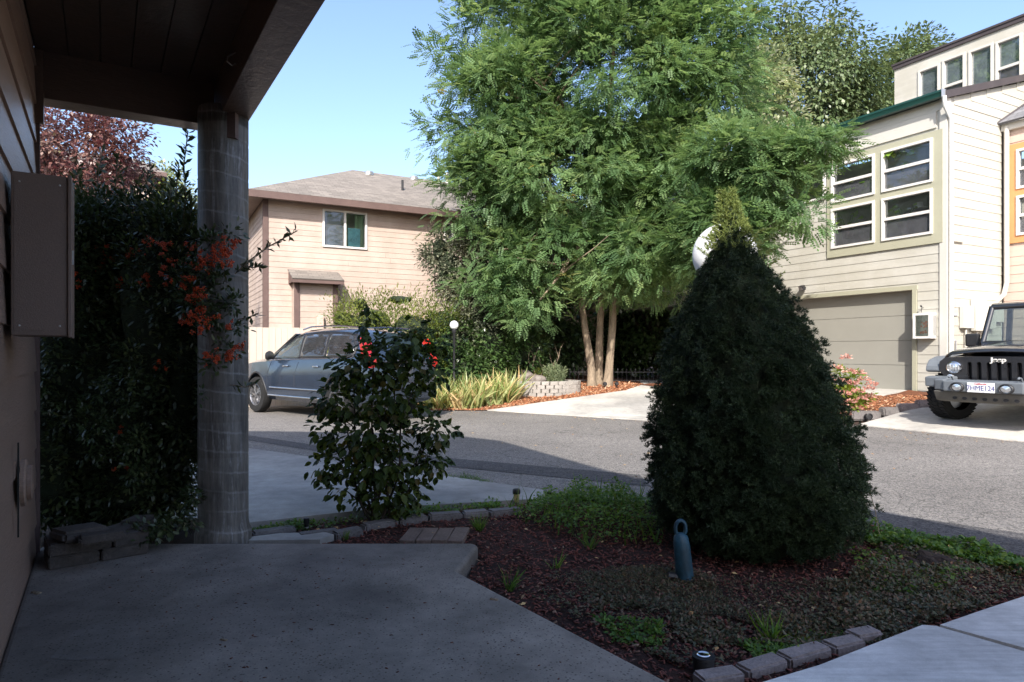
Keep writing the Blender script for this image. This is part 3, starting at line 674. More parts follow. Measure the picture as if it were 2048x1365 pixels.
cur = MB(); curtain(cur, wx0 + .04, wx0 + .16, wz0 + .04, wz1 - .04, .2); cur.build('curtain', greym, wn)
MB().box(xm + .12, xm + .5, .15, .18, wz0 + .06, wz0 + H_ * .58).build('blue_panel', bluem, wn, bevel=.01)
MB().box(wx0 + .17, xm - .04, .15, .18, wz0 + .06, wz0 + H_ * .62).build('blue_panel', bluem, wn, bevel=.01)
# roof
ov = .47; hp = (LY + 2 * ov) / 2; pk = (3.45, 3.45, ZE + .13 + .5 * 3.92); e0 = (-ov, -ov, ZE + .13); zr = pk[2]
rl = LX - 3.45; ye = LY + ov; yr = 3.45; yb = yr * 2 + ov
uvroof('roof', [[e0, (LX + ov, -ov, e0[2]), (rl, yr, zr), pk], [(-ov, yb, e0[2]), e0, pk], [(LX + ov, yb, e0[2]), (-ov, yb, e0[2]), pk, (rl, yr, zr)], [(LX + ov, -ov, e0[2]), (LX + ov, yb, e0[2]), (rl, yr, zr)]], M['shingle'], hb, .04)
mb = MB(); mb.box(-ov, LX + ov, -ov - .02, -ov + .02, ZE - .07, ZE + .12); mb.box(-ov - .02, -ov + .019, -ov + .021, yb, ZE - .07, ZE + .119); mb.build('fascia', M['brown'], hb)
mb = MB(); mb.box(-ov + .02, LX + ov, -ov + .02, .0, ZE + .0, ZE + .015); mb.box(-ov + .02, .0, .001, yb, ZE, ZE + .015); mb.build('soffit', M['beige'], hb)
def onroof(u, v):                                        # the front roof plane, local
    lo, hi = 15, 40
    for _ in range(40):
        Y = (lo + hi) / 2; p = at(u, v, Y); q_ = p - hb.location; lx, ly = q_.x * d2.x + q_.y * d2.y, q_.x * d1.x + q_.y * d1.y
        if p.z - (ZE + .13 + .5 * (ly + ov)) > 0: lo = Y
        else: hi = Y
    return lx, ly, p.z
for u, v in ((738, 349), (828, 359)):
    a, b, z = onroof(u, v); m2 = MB(); m2.lathe([(.16, 0), (.17, .1), (.13, .15), (.0, .17)], (a, b, z - .05), 16); m2.build('roof_vent', M['alu'], hb, smooth=40)
a, b, z = onroof(805, 381); m2 = MB(); m2.lathe([(.04, -.1), (.04, .34), (.03, .34)], (a, b, z), 12); m2.build('vent_pipe', M['black'], hb)
for u, v in ((877, 366), (894, 369)):
    a, b, z = onroof(u, v); m2 = MB(); m2.lathe([(.055, -.1), (.055, .3), (.08, .34), (.05, .42), (.0, .42)], (a, b, z), 12); m2.build('vent_pipe', M['white'], hb, smooth=40)
# bump-out with its small roof
dp = .42
mb = MB(); mb.box(ax0 + .01, ax1 - .01, -dp + .02, .015, 0, az1); mb.build('bump_out', M['beige'], hb)
bo = hb.children[-1]
siding(hb, (0, -dp + .02, 0), (1,0,0), (0,-1,0), ax1 - .13, .02, az1, .16, M['beige'], [], x0=ax0 + .13)
for a in (ax0 - .012, ax1 - .132): MB().box(a, a + .144, -dp - .02, -dp + .03, 0, az1).build('corner_trim', M['brown'], hb)
zt = hl(620, 541)[1]
uvroof('awning_roof', [[(ax0 - .12, -dp - .34, az1 + .02), (ax1 + .12, -dp - .34, az1 + .02), (ax1 + .12, .0, zt), (ax0 - .12, .0, zt)]], M['shingle'], hb, .03)
mb = MB(); mb.box(ax0 - .12, ax1 + .12, -dp - .32, -dp - .28, az1 - .10, az1 + .01); mb.prism([(-dp - .28, az1 - .08), (-.0, az1 - .08), (0, zt - .06), (-dp - .28, az1 - .02)], ax0 - .1, ax0 - .08, 'yz'); mb.prism([(-dp - .28, az1 - .08), (-.0, az1 - .08), (0, zt - .06), (-dp - .28, az1 - .02)], ax1 + .08, ax1 + .1, 'yz'); mb.build('awning_fascia', M['brown'], hb)
a, z = hl(631, 655); m2 = MB(); m2.box(a - .07, a + .12, -dp - .14, -dp, z - .1, z + .33); m2.build('utility_box', M['peach'], hb, bevel=.01)
# ---- fence in front of it
fn = thing('board_fence', 'plain vertical board fence painted cream behind the parked SUV', 'fence', P(16.5, .4), math.atan2(.471, .882))
k = 0; x = 0
while x < 3.6:
    wd = .14 + random.uniform(-.004, .004); m2 = MB(); m2.box(x + .003, x + wd - .003, random.uniform(-.004, .004), .02, -.02, 1.84 + random.uniform(-.008, .008))
    m2.build('fence_board', M['woodfence'], fn); x += wd
mb = MB(); mb.box(0, 3.6, .022, .06, .3, .39); mb.box(0, 3.6, .022, .06, 1.5, 1.59); mb.build('rail', M['woodfence'], fn)
# ---- cream building at the right
T0 = onw(1893, 500)[0]
rb = thing('cream_townhouse', 'cream sided townhouse with garage, olive window surround and teal gutter at the right', 'house', P(-T0, 14.03), math.atan2(-.882, .471))
def rl_(u, v, w_=14.03):
    a, z = onw(u, v, w_); return a - T0, z
ZG = 6.38; gx1 = rl_(1825, 580)[0]; gx0 = gx1 - 4.88; gz0, gz1 = .44, 2.57
wy1 = rl_(1885, 262)[1]; X0, X1 = rl_(1655, 400)[0], rl_(1886, 400)[0]; Z0, Z1 = rl_(1885, 485)[1], rl_(1885, 258)[1]
cols = [(rl_(1664, 400)[0], rl_(1751, 400)[0]), (rl_(1765, 400)[0], rl_(1867, 400)[0])]
def zz(u, v): return rl_(u, v)[1]
rows = [(zz(1866, 364), zz(1866, 277)), (zz(1866, 465), zz(1866, 376))]
rows = [(zz(1866, 364), zz(1866, 276)), (zz(1866, 468), zz(1866, 377))]
wins = [(c[0], c[1], r[0], r[1]) for c in cols for r in rows]
lwx0, lwx1 = rl_(1478, 380)[0], rl_(1651, 380)[0]; lwz0, lwz1 = zz(1648, 399), zz(1648, 399) + .95
XL = gx0 - .5; XE = -13.5
lw = (lwx0, lwx1, lwz0, lwz1); lw2 = (lwx0 - 2.6, lwx0 - .3, lwz0, lwz1)
mb = MB(); holed(mb, XE, 0, 0, ZG, wins + [lw, lw2, (gx0, gx1, -1, gz1), (XE - 1, XL, -1, 3.05)], .02, .17)
mb.prism([(.18, 0), (2.09, 0), (2.09, 6.2), (4.5, 6.2), (4.5, ZG + 1.33), (.18, ZG + .03)], -.17, -.02, 'yz')
mb.box(XE, -.18, .18, 6, 2.95, 3.04); mb.box(XE, XL - .0, .18, 6, 2.7, 2.94); mb.box(XL - .001, XL + .15, .18, 6, 0, 2.69); mb.box(XE, 0, 5.9, 6, 0, 6.3)
mb.build('wall', M['cream'], rb)
tr = (X0, X1, Z0, Z1)
siding(rb, (0, .02, 0), (1,0,0), (0,-1,0), -.13, .46, ZG - .56, .187, M['cream'], [(X0 - .01, X1 + .01, Z0 - .01, Z1 + .02), (lwx0 - .03, lwx1 + .03, lwz0 - .03, lwz1 + .03), (lw2[0] - .03, lw2[1] + .03, lwz0 - .03, lwz1 + .03), (gx0 - .1, gx1 + .1, 0, gz1 + .1), (XE - 1, XL, 0, 3.05)], x0=XE)
siding(rb, (-.02, 0, 0), (0,1,0), (1,0,0), 2.1, .3, 6.2, .187, M['cream'], [], x0=.1)
siding(rb, (-.02, 0, 0), (0,1,0), (1,0,0), 4.4, .3 + 32 * .187, 7.6, .187, M['cream'], [], top=lambda z: (z - ZG) / .31, x0=.1)
# frieze boards above the windows
fz = ZG - .55
MB().box(XE, -.2, -.012, .018, fz, fz + .33).build('frieze_board', M['creamtrim'], rb); MB().box(XE, -.13, -.004, .018, fz + .335, ZG - .02).build('frieze_board', M['creamtrim'], rb)
MB().box(-.13, .012, -.012, .018, .3, ZG - .0).build('corner_trim', M['creamtrim'], rb); MB().box(-.015, .012, .02, .13, .3, ZG + .0).build('corner_trim', M['creamtrim'], rb)
# olive surround
mb = MB(); holed(mb, X0, X1 - .001, Z0, Z1, wins, -.022, .018); mb.build('window_surround', M['olive'], rb)
MB().box(X1, X1 + .0 - .0 + .0 + .0 + .002, -.02, .018, Z0, Z1).build('surround_edge', M['olive'], rb)
for a, b, c, d in wins: window(rb, a, b, c, d, -.02, ('h', .5), .05, depth=.12)
window(rb, *lw, -.0, ('v', .6), .055, mats=('glass', 'glass')); window(rb, *lw2, -.0, ('v', .5), .055, mats=('glass', 'glass'))
MB().box(XE, -.18, 2.6, 2.65, 3.05, 6.3).build('room_wall', M['room'], rb)
MB().box(X0 - .1, X1 + .1, .2, .55, Z0 + .02, Z0 + .07).build('window_shelf', M['room'], rb)
# garage: reveal, trim, door of four sections
mb = MB(); mb.box(gx0 - .1, gx1 + .1, -.016, .018, gz1, gz1 + .09); mb.box(gx0 - .09, gx0, -.016, .018, .3, gz1); mb.box(gx1, gx1 + .09, -.016, .018, .3, gz1); mb.build('garage_trim', M['olive'], rb)
gd = MB().box(gx0 + .003, gx1 - .003, .197, .215, gz0 - .1, gz1 - .003).build('garage_door', M['garage'], rb)
for k in range(4):
    h = (gz1 - gz0) / 4; m2 = MB(); a = gz0 + .01 + k * h; m2.box(gx0 + .004, gx1 - .004, .17, .195, a + .003, a + h - .004)
    m2.build('door_panel', M['garage'], gd, bevel=.004)
mb = MB(); mb.box(gx0 - .15, gx0 - .0, .175, .205, .3, gz1 + .1); mb.box(gx1, gx1 + .15, .175, .205, .3, gz1 + .1); mb.box(gx0, gx1, .175, .205, gz1, gz1 + .15); mb.build('garage_reveal', M['olive'], rb)
# roof, rake and gutter
uvroof('roof', [[(XE, -.12, ZG + .06), (.06, -.12, ZG + .06), (.06, 6, ZG + 1.9), (XE, 6, ZG + 1.9)]], M['greyshingle'], rb, .05)
mb = MB(); mb.prism([(-.14, ZG - .06), (-.14, ZG + .09), (4.5, ZG + 1.5), (4.5, ZG + 1.36)], .0, .075, 'yz'); mb.build('rake_board', M['brownfascia'], rb)
prof = [(-.14, ZG + .1), (-.14, ZG - .03), (-.18, ZG - .05), (-.23, ZG - .03), (-.24, ZG + .03), (-.26, ZG + .06), (-.26, ZG + .10), (-.25, ZG + .10), (-.24, ZG + .065), (-.22, ZG + .03), (-.15, ZG - .02), (-.15, ZG + .10)]
mb = MB(); mb.prism(prof, XE, .05, 'yz'); mb.build('gutter', M['teal'], rb, smooth=30)
MB().prism([(-.14, ZG - .05), (-.27, ZG - .05), (-.275, ZG + .11), (-.14, ZG + .11)], .052, .06, 'yz').build('gutter_end', M['alu'], rb)
mb = MB(); mb.tube([(.06, -.19, ZG - .03), (.06, -.17, ZG - .2), (.06, .03, ZG - .42), (.06, .06, ZG - .6), (.06, .06, .62), (.06, .0, .5)], .045, 8); mb.build('downspout', M['white'], rb, smooth=50)
# upper storey set back
UW = 17.15; UY = UW - 14.03
ux0 = rl_(1789, 150, UW)[0]; uz1 = rl_(1789, 134, UW)[1]
ucols = [(1841, 1877), (1889, 1928), (1942, 1984), (1996, 2042)]
uw = []
for i, (a, b) in enumerate(ucols):
    xa, xb = rl_(a - 4, 150, UW)[0], rl_(b + 3, 150, UW)[0]; uw.append((xa, xb, 7.3, rl_(a, [145, 124, 106, 88][i], UW)[1] + .05))
nx = uw[-1][1] + .35; uw.append((nx, nx + .4, 7.3, uw[-1][3]))
MBu = MB(); holed(MBu, ux0, 1.2, 6.9, uz1, uw, UY, UY + .15); MBu.box(ux0, ux0 + .15, UY + .16, 5.5, 6.6, uz1); MBu.box(ux0, 1.2, 5.4, 5.5, 6.6, uz1); MBu.box(ux0 + .2, 1.1, UY + 1.6, UY + 1.65, 6.7, uz1 - .1)
MBu.build('upper_storey', M['cream'], rb)
for i, r in enumerate(uw): window(rb, *r, UY, ('h', .42) if i % 2 else ('n', 0), .05, mats=('skyglass', 'screen'), proud=.03, fmat='creamtrim')
mb = MB(); mb.box(ux0 - .05, 1.3, UY - .06, 5.6, uz1 + .001, uz1 + .05); mb.box(ux0 - .03, 1.3, UY - .04, UY - .002, uz1 - .09, uz1 - .001); mb.build('upper_roof', M['brownfascia'], rb)
# small shed roof end left of it
sx = rl_(1727, 240, 16.2)[0]; sz = rl_(1727, 243, 16.2)[1]; ez = rl_(1788, 197, 16.2)[1]
mb = MB(); mb.prism([(sx, sz - 1), (ux0 - .01, sz - 1), (ux0 - .01, ez - .06), (sx, sz - .06)], UY + .2, UY + .4, 'xz'); mb.build('side_gable', M['peach'], rb)
mb = MB(); mb.prism([(sx - .1, sz - .1), (ux0 - .01, ez - .05), (ux0 - .01, ez + .03), (sx - .1, sz - .02)], UY + .15, UY + .45, 'xz'); mb.build('gable_fascia', M['brownfascia'], rb)
# left part over the carport
mb = MB(); mb.box(XE, XL, -.35, .015, 3.0, 3.16); mb.box(XE, XL, -.35, -.30, 3.17, 3.3); mb.build('balcony_slab', M['creamtrim'], rb)
mb = MB(); mb.box(XE, XL, -.33, -.28, 3.95, 4.02)
x = XE
while x < XL: mb.box(x, x + .04, -.32, -.285, 3.3, 3.95); x += 1.1
mb.build('balcony_rail', M['brown'], rb)
for x in (XE + .2,): MB().box(x, x + .14, -.2, -.06, .2, 2.998).build('carport_post', M['brown'], rb)
# flood light, lantern box, pendulum hook, meters
a, z = rl_(1609, 577); fl = thing('flood_light', 'small black flood light above the garage door', 'light', tuple(rb.location + Vector((.471 * a + .882 * -.0, -.882 * a, z))), rb.rotation_euler[2])
m2 = MB(); m2.obox((0, -.09, .0), (.06, 0, 0), (0, .045, .02), (0, -.02, .055)); m2.build('lamp_head', M['black'], fl, bevel=.005); MB().box(-.03, .03, -.06, .012, -.03, .03).build('bracket', M['black'], fl)
MB().obox((0, -.14, -.02), (.045, 0, 0), (0, .004, .002), (0, -.018, .04)).build('lens', M['alu'], fl)
a, z = rl_(1837, 678); a2 = a + .36
lb = thing('wall_display_box', 'white box with a glass front showing orange artwork beside the garage', 'wall box', tuple(rb.location + Vector((.471 * a, -.882 * a, 0))), rb.rotation_euler[2])
zb_, zt_ = z, rl_(1837, 628)[1]
mb = MB(); frame(mb, 0, .36, zb_, zt_, -.2, -.0, .045); mb.box(0, .36, -.12, -.0, zb_ + .05, zt_ - .05) ; mb.build('case', M['white'], lb)
MB().box(.04, .32, -.17, -.125, zb_ + .04, zt_ - .04).build('back_panel', pm('box_artwork', (.62,.55,.42), .6, .35, 12), lb)
art = MB(); rr = random.Random(4)
for _ in range(16):
    x, z_ = rr.uniform(.13, .27), rr.uniform(zb_ + .1, zt_ - .14); art.lathe([(0, -.178), (rr.uniform(.012, .035), -.175), (0, -.17)], (x, 0, z_), 7, axis='y')
art.build('artwork', pm('orange_red_artwork', (.75,.2,.08), .5, .3, 30), lb)
MB().box(.04, .32, -.185, -.18, zb_ + .04, zt_ - .04).build('pane', M['glass'], lb)
MB().tube([(.1, -.0, zt_ + .12), (.1, -.07, zt_ + .14), (.1, -.07, zt_ + .02)], .007, 6).tube([(.1, -.07, zt_ + .14), (.1,-.09,zt_+.16)], .018, 6).build('hook', M['black'], lb)
def side(yy, z): return tuple(rb.location + Vector((.882 * yy + .471 * .0, .471 * yy, z)))
um = thing('electric_meters', 'cream painted electric meter boxes on the side wall behind the black off-roader', 'meter box', side(.9, 0), rb.rotation_euler[2])
for k, (y0, y1, z0, z1, dx) in enumerate([(-.45, -.1, 1.75, 2.2, .1), (-.05, .35, 1.7, 2.35, .12), (.4, .75, 1.75, 2.25, .1), (.8, 1.1, 1.9, 2.25, .08)]):
    MB().box(.0, dx, y0, y1, z0, z1).build('meter_case', M['creamtrim'], um, bevel=.01)
mb = MB()
for y in (-.3, .1, .5): mb.tube([(.05, y, .6), (.05, y, 1.72)], .02, 6)
mb.build('conduit', M['creamtrim'], um)
mb = MB(); mb.tube([(.04,-.75,2.0),(.1,-.72,2.0)], .03, 6); mb.tube([(.04,-.75,1.5),(.08,-.72,1.5),(.08,-.74,1.15)], .02, 6); mb.build('valve', M['alu'], um)
# ---- peach building
pb = thing('peach_townhouse', 'peach sided townhouse with orange window trim at the right edge', 'house', P(-T0, 14.03 + 2.11), math.atan2(-.882, .471))
def pl_(u, v): return rl_(u, v, 16.14)
px0, pz0 = pl_(2034, 472); _, pz1 = pl_(2034, 300)
pwn = [(px0, px0 + .95, pz0, lerp(pz0, pz1, .46)), (px0, px0 + .95, lerp(pz0, pz1, .54), pz1)]
mb = MB(); holed(mb, 0, 5, 0, 6.15, pwn, .02, .15); mb.box(4.8, 5, .16, 4, 0, 6.15); mb.box(0, 5, 2.5, 2.6, 0, 6.1); mb.build('wall', M['peach'], pb)
siding(pb, (0, .02, 0), (1,0,0), (0,-1,0), 5, .3, 6.0, .187, M['peach'], [(px0 - .16, px0 + 1.1, pz0 - .16, pz1 + .14)], x0=.02)
mb = MB(); holed(mb, px0 - .15, px0 + 1.1, pz0 - .15, pz1 + .13, pwn, -.02, .018); mb.build('window_surround', M['orange'], pb)
for r in pwn: window(pb, *r, -.015, ('h', .5), .05)
MB().box(-.0, 5.1, -.08, .018, 6.0, 6.15).build('fascia', M['creamtrim'], pb)
uvroof('roof', [[(-.02, -.2, 6.16), (5.2, -.2, 6.16), (5.2, 1.6, 7.6), (1.0, 1.6, 7.6)]], M['greyshingle'], pb, .04)
mb = MB(); mb.tube([(-.06, -.24, 6.12), (1.05, 1.6, 7.63)], .03, 6); mb.build('hip_flashing', M['brownfascia'], pb)
mb = MB(); mb.tube([(.1, -.06, 6.1), (.1, -.06, 2.75), (.08, -.12, 2.5), (-.08, -.2, 2.3), (-.1, -.1, 2.1)], .05, 8); mb.build('downspout', M['creamtrim'], pb, smooth=50)
# ---- roof glimpsed behind the purple tree
p = at(255, 395, 24); nb = thing('distant_house', 'beige house with brown eave half hidden behind the purple leaved tree', 'house', (p.x, p.y, 0), math.atan2(.471, .882))
def zat(v, Y): return CZ + (HV - v) / F * Y
MB().box(-5.5, .8, 0, 5, 0, zat(352, 24)).build('wall', M['beige'], nb); MB().box(-6, 1.25, -.5, 5.4, zat(352, 24), zat(344, 24)).build('fascia', M['brown'], nb)
z = zat(344, 24); uvroof('roof', [[(-6, -.5, z + .005), (1.25, -.5, z + .005), (.2, 2, z + 1.0), (-6, 2, z + 1.0)]], M['shingle'], nb, .04)
# ================================================================ VEHICLES
def apply_bool(o, cutters):
    for c in cutters:
        m = o.modifiers.new('cut', 'BOOLEAN'); m.operation = 'DIFFERENCE'; m.object = c; m.solver = 'EXACT'
    dg = bpy.context.evaluated_depsgraph_get(); dg.update()
    me = bpy.data.meshes.new_from_object(o.evaluated_get(dg)); o.modifiers.clear(); o.data = me
    for c in cutters: bpy.data.objects.remove(c)
def paint(name, col, coat=1, rough=.3, metal=.0, flake=.0):
    m, t, b, o = new_mat(name); co = N(t, 'ShaderNodeTexCoord').outputs['Object']
    c = ramp(t, noise(t, co, 2, 4), [(.3, sc(col, .9)), (.7, sc(col, 1.1))])
    t.links.new(c, b.inputs['Base Color']); b.inputs['Metallic'].default_value = metal; b.inputs['Coat Weight'].default_value = coat
    b.inputs['Coat Roughness'].default_value = .04
    t.links.new(ramp(t, noise(t, co, 9, 5, .7), [(.3, (rough*.8,)*3), (.7, (rough*1.3,)*3)]), b.inputs['Roughness']); return m
M['suv'] = paint('grey_blue_car_paint', (.024,.038,.062), 1, .18, .3)
M['blackpaint'] = paint('black_car_paint', (.012,.012,.014), 1, .3)
M['trimgrey'] = pm('faded_grey_plastic', (.13,.145,.16), .55, .15, 3, .2, 120, spec=.4)
M['chrome'] = pm('chrome', (.75,.75,.75), .15, .03, 3, metal=1, fine=0)
M['rim'] = pm('alloy_rim', (.35,.35,.36), .35, .1, 3, metal=.9)
M['cartint'] = glassm('tinted_car_glass', (.10,.11,.12), 1.8)
M['carclear'] = glassm('clear_car_glass', (.85,.92,.86), 1.2)
M['tail'] = pm('red_tail_lamp', (.4,.01,.01), .2, .1, 9, spec=.6, coat=1)
M['lamp'] = pm('headlamp_reflector', (.7,.72,.74), .12, .3, 22, metal=.8)
M['plate'] = pm('white_plate', (.72,.72,.74), .5, .03, 5); M['plateink'] = pm('plate_blue_ink', (.03,.04,.2), .5, .05, 5); M['platered'] = pm('plate_red_ink', (.5,.04,.05), .5, .05, 5)
M['seat'] = pm('car_seat_leather', (.28,.25,.2), .6, .1, 5)
def wheel(name, root, c, r, wdt, side_, spokes=5, label=None, tread=False):
    """axle along local y; side_ = +1 or -1 outward"""
    e = bpy.data.objects.new(name, None); C.objects.link(e); e.parent = root; e.location = c
    h = wdt / 2; mb = MB(); n = 48
    mb.lathe([(r*.62, -h*.9), (r*.8, -h), (r*.95, -h*.9), (r, -h*.6), (r, h*.6), (r*.95, h*.9), (r*.8, h), (r*.62, h*.9)], n=n, axis='y', cap=False)
    if tread:
        for k in range(36):
            q = 2 * math.pi * k / 36
            for yy, tw in ((-h*.62, .25), (0, -.2), (h*.62, .25)):
                a = q + (0 if yy else .09); cpt = (math.sin(a) * r, yy, math.cos(a) * r)
                mb.obox(cpt, (math.cos(a)*r*.055, tw*.04, -math.sin(a)*r*.055), (0, h*.24, 0), (math.sin(a)*.012, 0, math.cos(a)*.012))
    mb.build('tyre', M['rubber'], e, smooth=35)
    mb = MB(); o_ = side_
    mb.lathe([(r*.64, o_*h*.86), (r*.60, o_*h*.9), (r*.57, o_*h*.7), (r*.56, -o_*h*.2), (.0, -o_*h*.2)], n=n, axis='y', cap=False)
    for k in range(spokes):
        q = 2 * math.pi * k / spokes; ca, sa = math.cos(q), math.sin(q)
        for dq in (-.14, .14):
            qa = q + dq; A = Vector((math.cos(q)*r*.1, o_*h*.72, math.sin(q)*r*.1)); B = Vector((math.cos(qa)*r*.58, o_*h*.62, math.sin(qa)*r*.58))
            d = (B - A) / 2; s = Vector((-d.z, 0, d.x)).normalized() * r * .045
            mb.obox((A + B) / 2, d, s, (0, .012, 0))
    mb.lathe([(r*.13, o_*h*.6), (r*.13, o_*h*.82), (0, o_*h*.84)], n=16, axis='y'); mb.build('rim', M['rim'], e, smooth=35)
    return e
# ---------------- grey SUV (local +x is forward, +y left)
pf, pr = Vector((-5.42, 14.0)), Vector((-3.17, 12.05)); hd = (pf - pr).normalized(); mid = (pf + pr) / 2
nr = Vector((hd.y, -hd.x))                               # its right side; the left side faces the camera
lft = Vector((-hd.y, hd.x)); ctr = mid - lft * .86 if lft.dot(Vector((0, -1))) > 0 else mid + lft * .86
suv = thing('grey_suv', 'grey blue SUV parked on the road in front of the cream fence', 'car', (ctr.x, ctr.y, .004), math.atan2(hd.y, hd.x))
suv.scale = (.97, .85, .97)
ST = [  # x, bottom, belt, roof, half width, half width at roof
 (-2.46,.52,.80,.98,.80,.74),(-2.42,.42,1.02,1.14,.88,.80),(-2.30,.36,1.06,1.40,.93,.72),(-2.12,.32,1.08,1.62,.955,.66),(-1.85,.30,1.08,1.70,.965,.66),(-1.2,.30,1.07,1.745,.97,.68),
 (-.5,.30,1.055,1.76,.97,.69),(.2,.30,1.035,1.735,.97,.68),(.6,.30,1.02,1.66,.965,.65),(.95,.30,1.01,1.50,.96,.63),(1.25,.30,1.0,1.30,.955,.66),(1.5,.30,.99,1.12,.95,.72),
 (1.75,.30,.975,1.06,.945,.72),(2.1,.30,.93,1.0,.93,.70),(2.32,.32,.86,.93,.88,.66),(2.44,.38,.76,.82,.80,.6),(2.48,.46,.66,.70,.7,.55)]
def half(s):
    x, zb, zl, zr, hw, hr = s
    return [(hw*.88, zb), (hw*.97, zb + .10), (hw, zb + .28), (hw*1.0, zl - .22 if zl - .22 > zb + .3 else zb + .31), (hw*.975, zl), (lerp(hw*.955, hr, .5), lerp(zl, zr, .55)), (hr, zr - .07 if zr - zl > .3 else lerp(zl, zr, .75)), (hr*.82, zr - .01), (0, zr + .012)]
mb = MB(); V = []; n2 = 0
for s in ST:
    h_ = half(s); ring = [(s[0], y, z) for y, z in h_] + [(s[0], -y, z) for y, z in h_[::-1][1:]]; n2 = len(ring); V += ring
Fs = [(i*n2+k, i*n2+(k+1) % n2, (i+1)*n2+(k+1) % n2, (i+1)*n2+k) for i in range(len(ST)-1) for k in range(n2)] + [tuple(range(n2))[::-1], tuple(range((len(ST)-1)*n2, len(ST)*n2))]
mb.add(V, Fs); body = mb.build('body', M['suv'], suv, smooth=28)
def yat(x, z):
    for a, b in zip(ST, ST[1:]):
        if a[0] <= x <= b[0]:
            k = (x - a[0]) / (b[0] - a[0]); H = [(lerp(p[0], q_[0], k), lerp(p[1], q_[1], k)) for p, q_ in zip(half(a), half(b))]
            for p, q_ in zip(H, H[1:]):
                if p[1] <= z <= q_[1]: return lerp(p[0], q_[0], (z - p[1]) / max(1e-6, q_[1] - p[1]))
    return .9
xf, xr = 1.49, -1.49
cut = []
for xc in (xf, xr):
    c = MB().lathe([(.43, -1.2), (.43, 1.2)], (xc, 0, .385), 36, axis='y').build('cutter', M['black']); c.parent = suv; cut.append(c)
fwin = [(1.12, 1.06), (.92, 1.30), (.62, 1.52), (.32, 1.60), (.18, 1.60), (.10, 1.07)]
c = MB().prism(fwin, -1.3, 1.3, 'xz').build('cutter', M['black']); c.parent = suv; cut.append(c)
apply_bool(body, cut); body.data.set_sharp_from_angle(angle=math.radians(28))
def panel(name, poly, mat, off=.006, sides=(1, -1), th=.008, parent=None, sub=1):
    for s in sides:
        bm = bmesh.new(); bm.faces.new([bm.verts.new((x, 0, z)) for x, z in poly])
        for ax in (0, 2):
            lo_, hi_ = min(p[0 if ax == 0 else 1] for p in poly), max(p[0 if ax == 0 else 1] for p in poly); k = lo_ + .06
            while k < hi_:
                bmesh.ops.bisect_plane(bm, geom=bm.verts[:] + bm.edges[:] + bm.faces[:], plane_co=(k, 0, 0) if ax == 0 else (0, 0, k), plane_no=(1,0,0) if ax == 0 else (0,0,1), dist=1e-5); k += .12 if ax == 0 else .08
        for v in bm.verts: v.co.y = s * (yat(v.co.x, v.co.z) + off)
        me = bpy.data.meshes.new(name); bm.to_mesh(me); bm.free(); me.materials.append(mat); me.polygons.foreach_set('use_smooth', [True] * len(me.polygons))
        o_ = link(name, me, parent or suv); sm = o_.modifiers.new('thick', 'SOLIDIFY'); sm.thickness = th; sm.offset = 0
panel('window', [(.02, 1.08), (.12, 1.59), (-.5, 1.625), (-.86, 1.61), (-.98, 1.10)], M['cartint'], .012)
panel('window', [(-1.08, 1.10), (-.96, 1.61), (-1.5, 1.60), (-1.75, 1.56), (-1.92, 1.32), (-1.93, 1.13)], M['cartint'], .012)
panel('window', fwin, M['carclear'], .004)
panel('window_backing', [(.0, 1.06), (.12, 1.615), (-.5, 1.65), (-1.5, 1.625), (-1.8, 1.58), (-1.97, 1.32), (-1.98, 1.10), (-1.0, 1.08)], M['black'], .002)
panel('pillar', [(.02, 1.07), (.10, 1.07), (.2, 1.61), (.12, 1.62)], M['black'], .014)
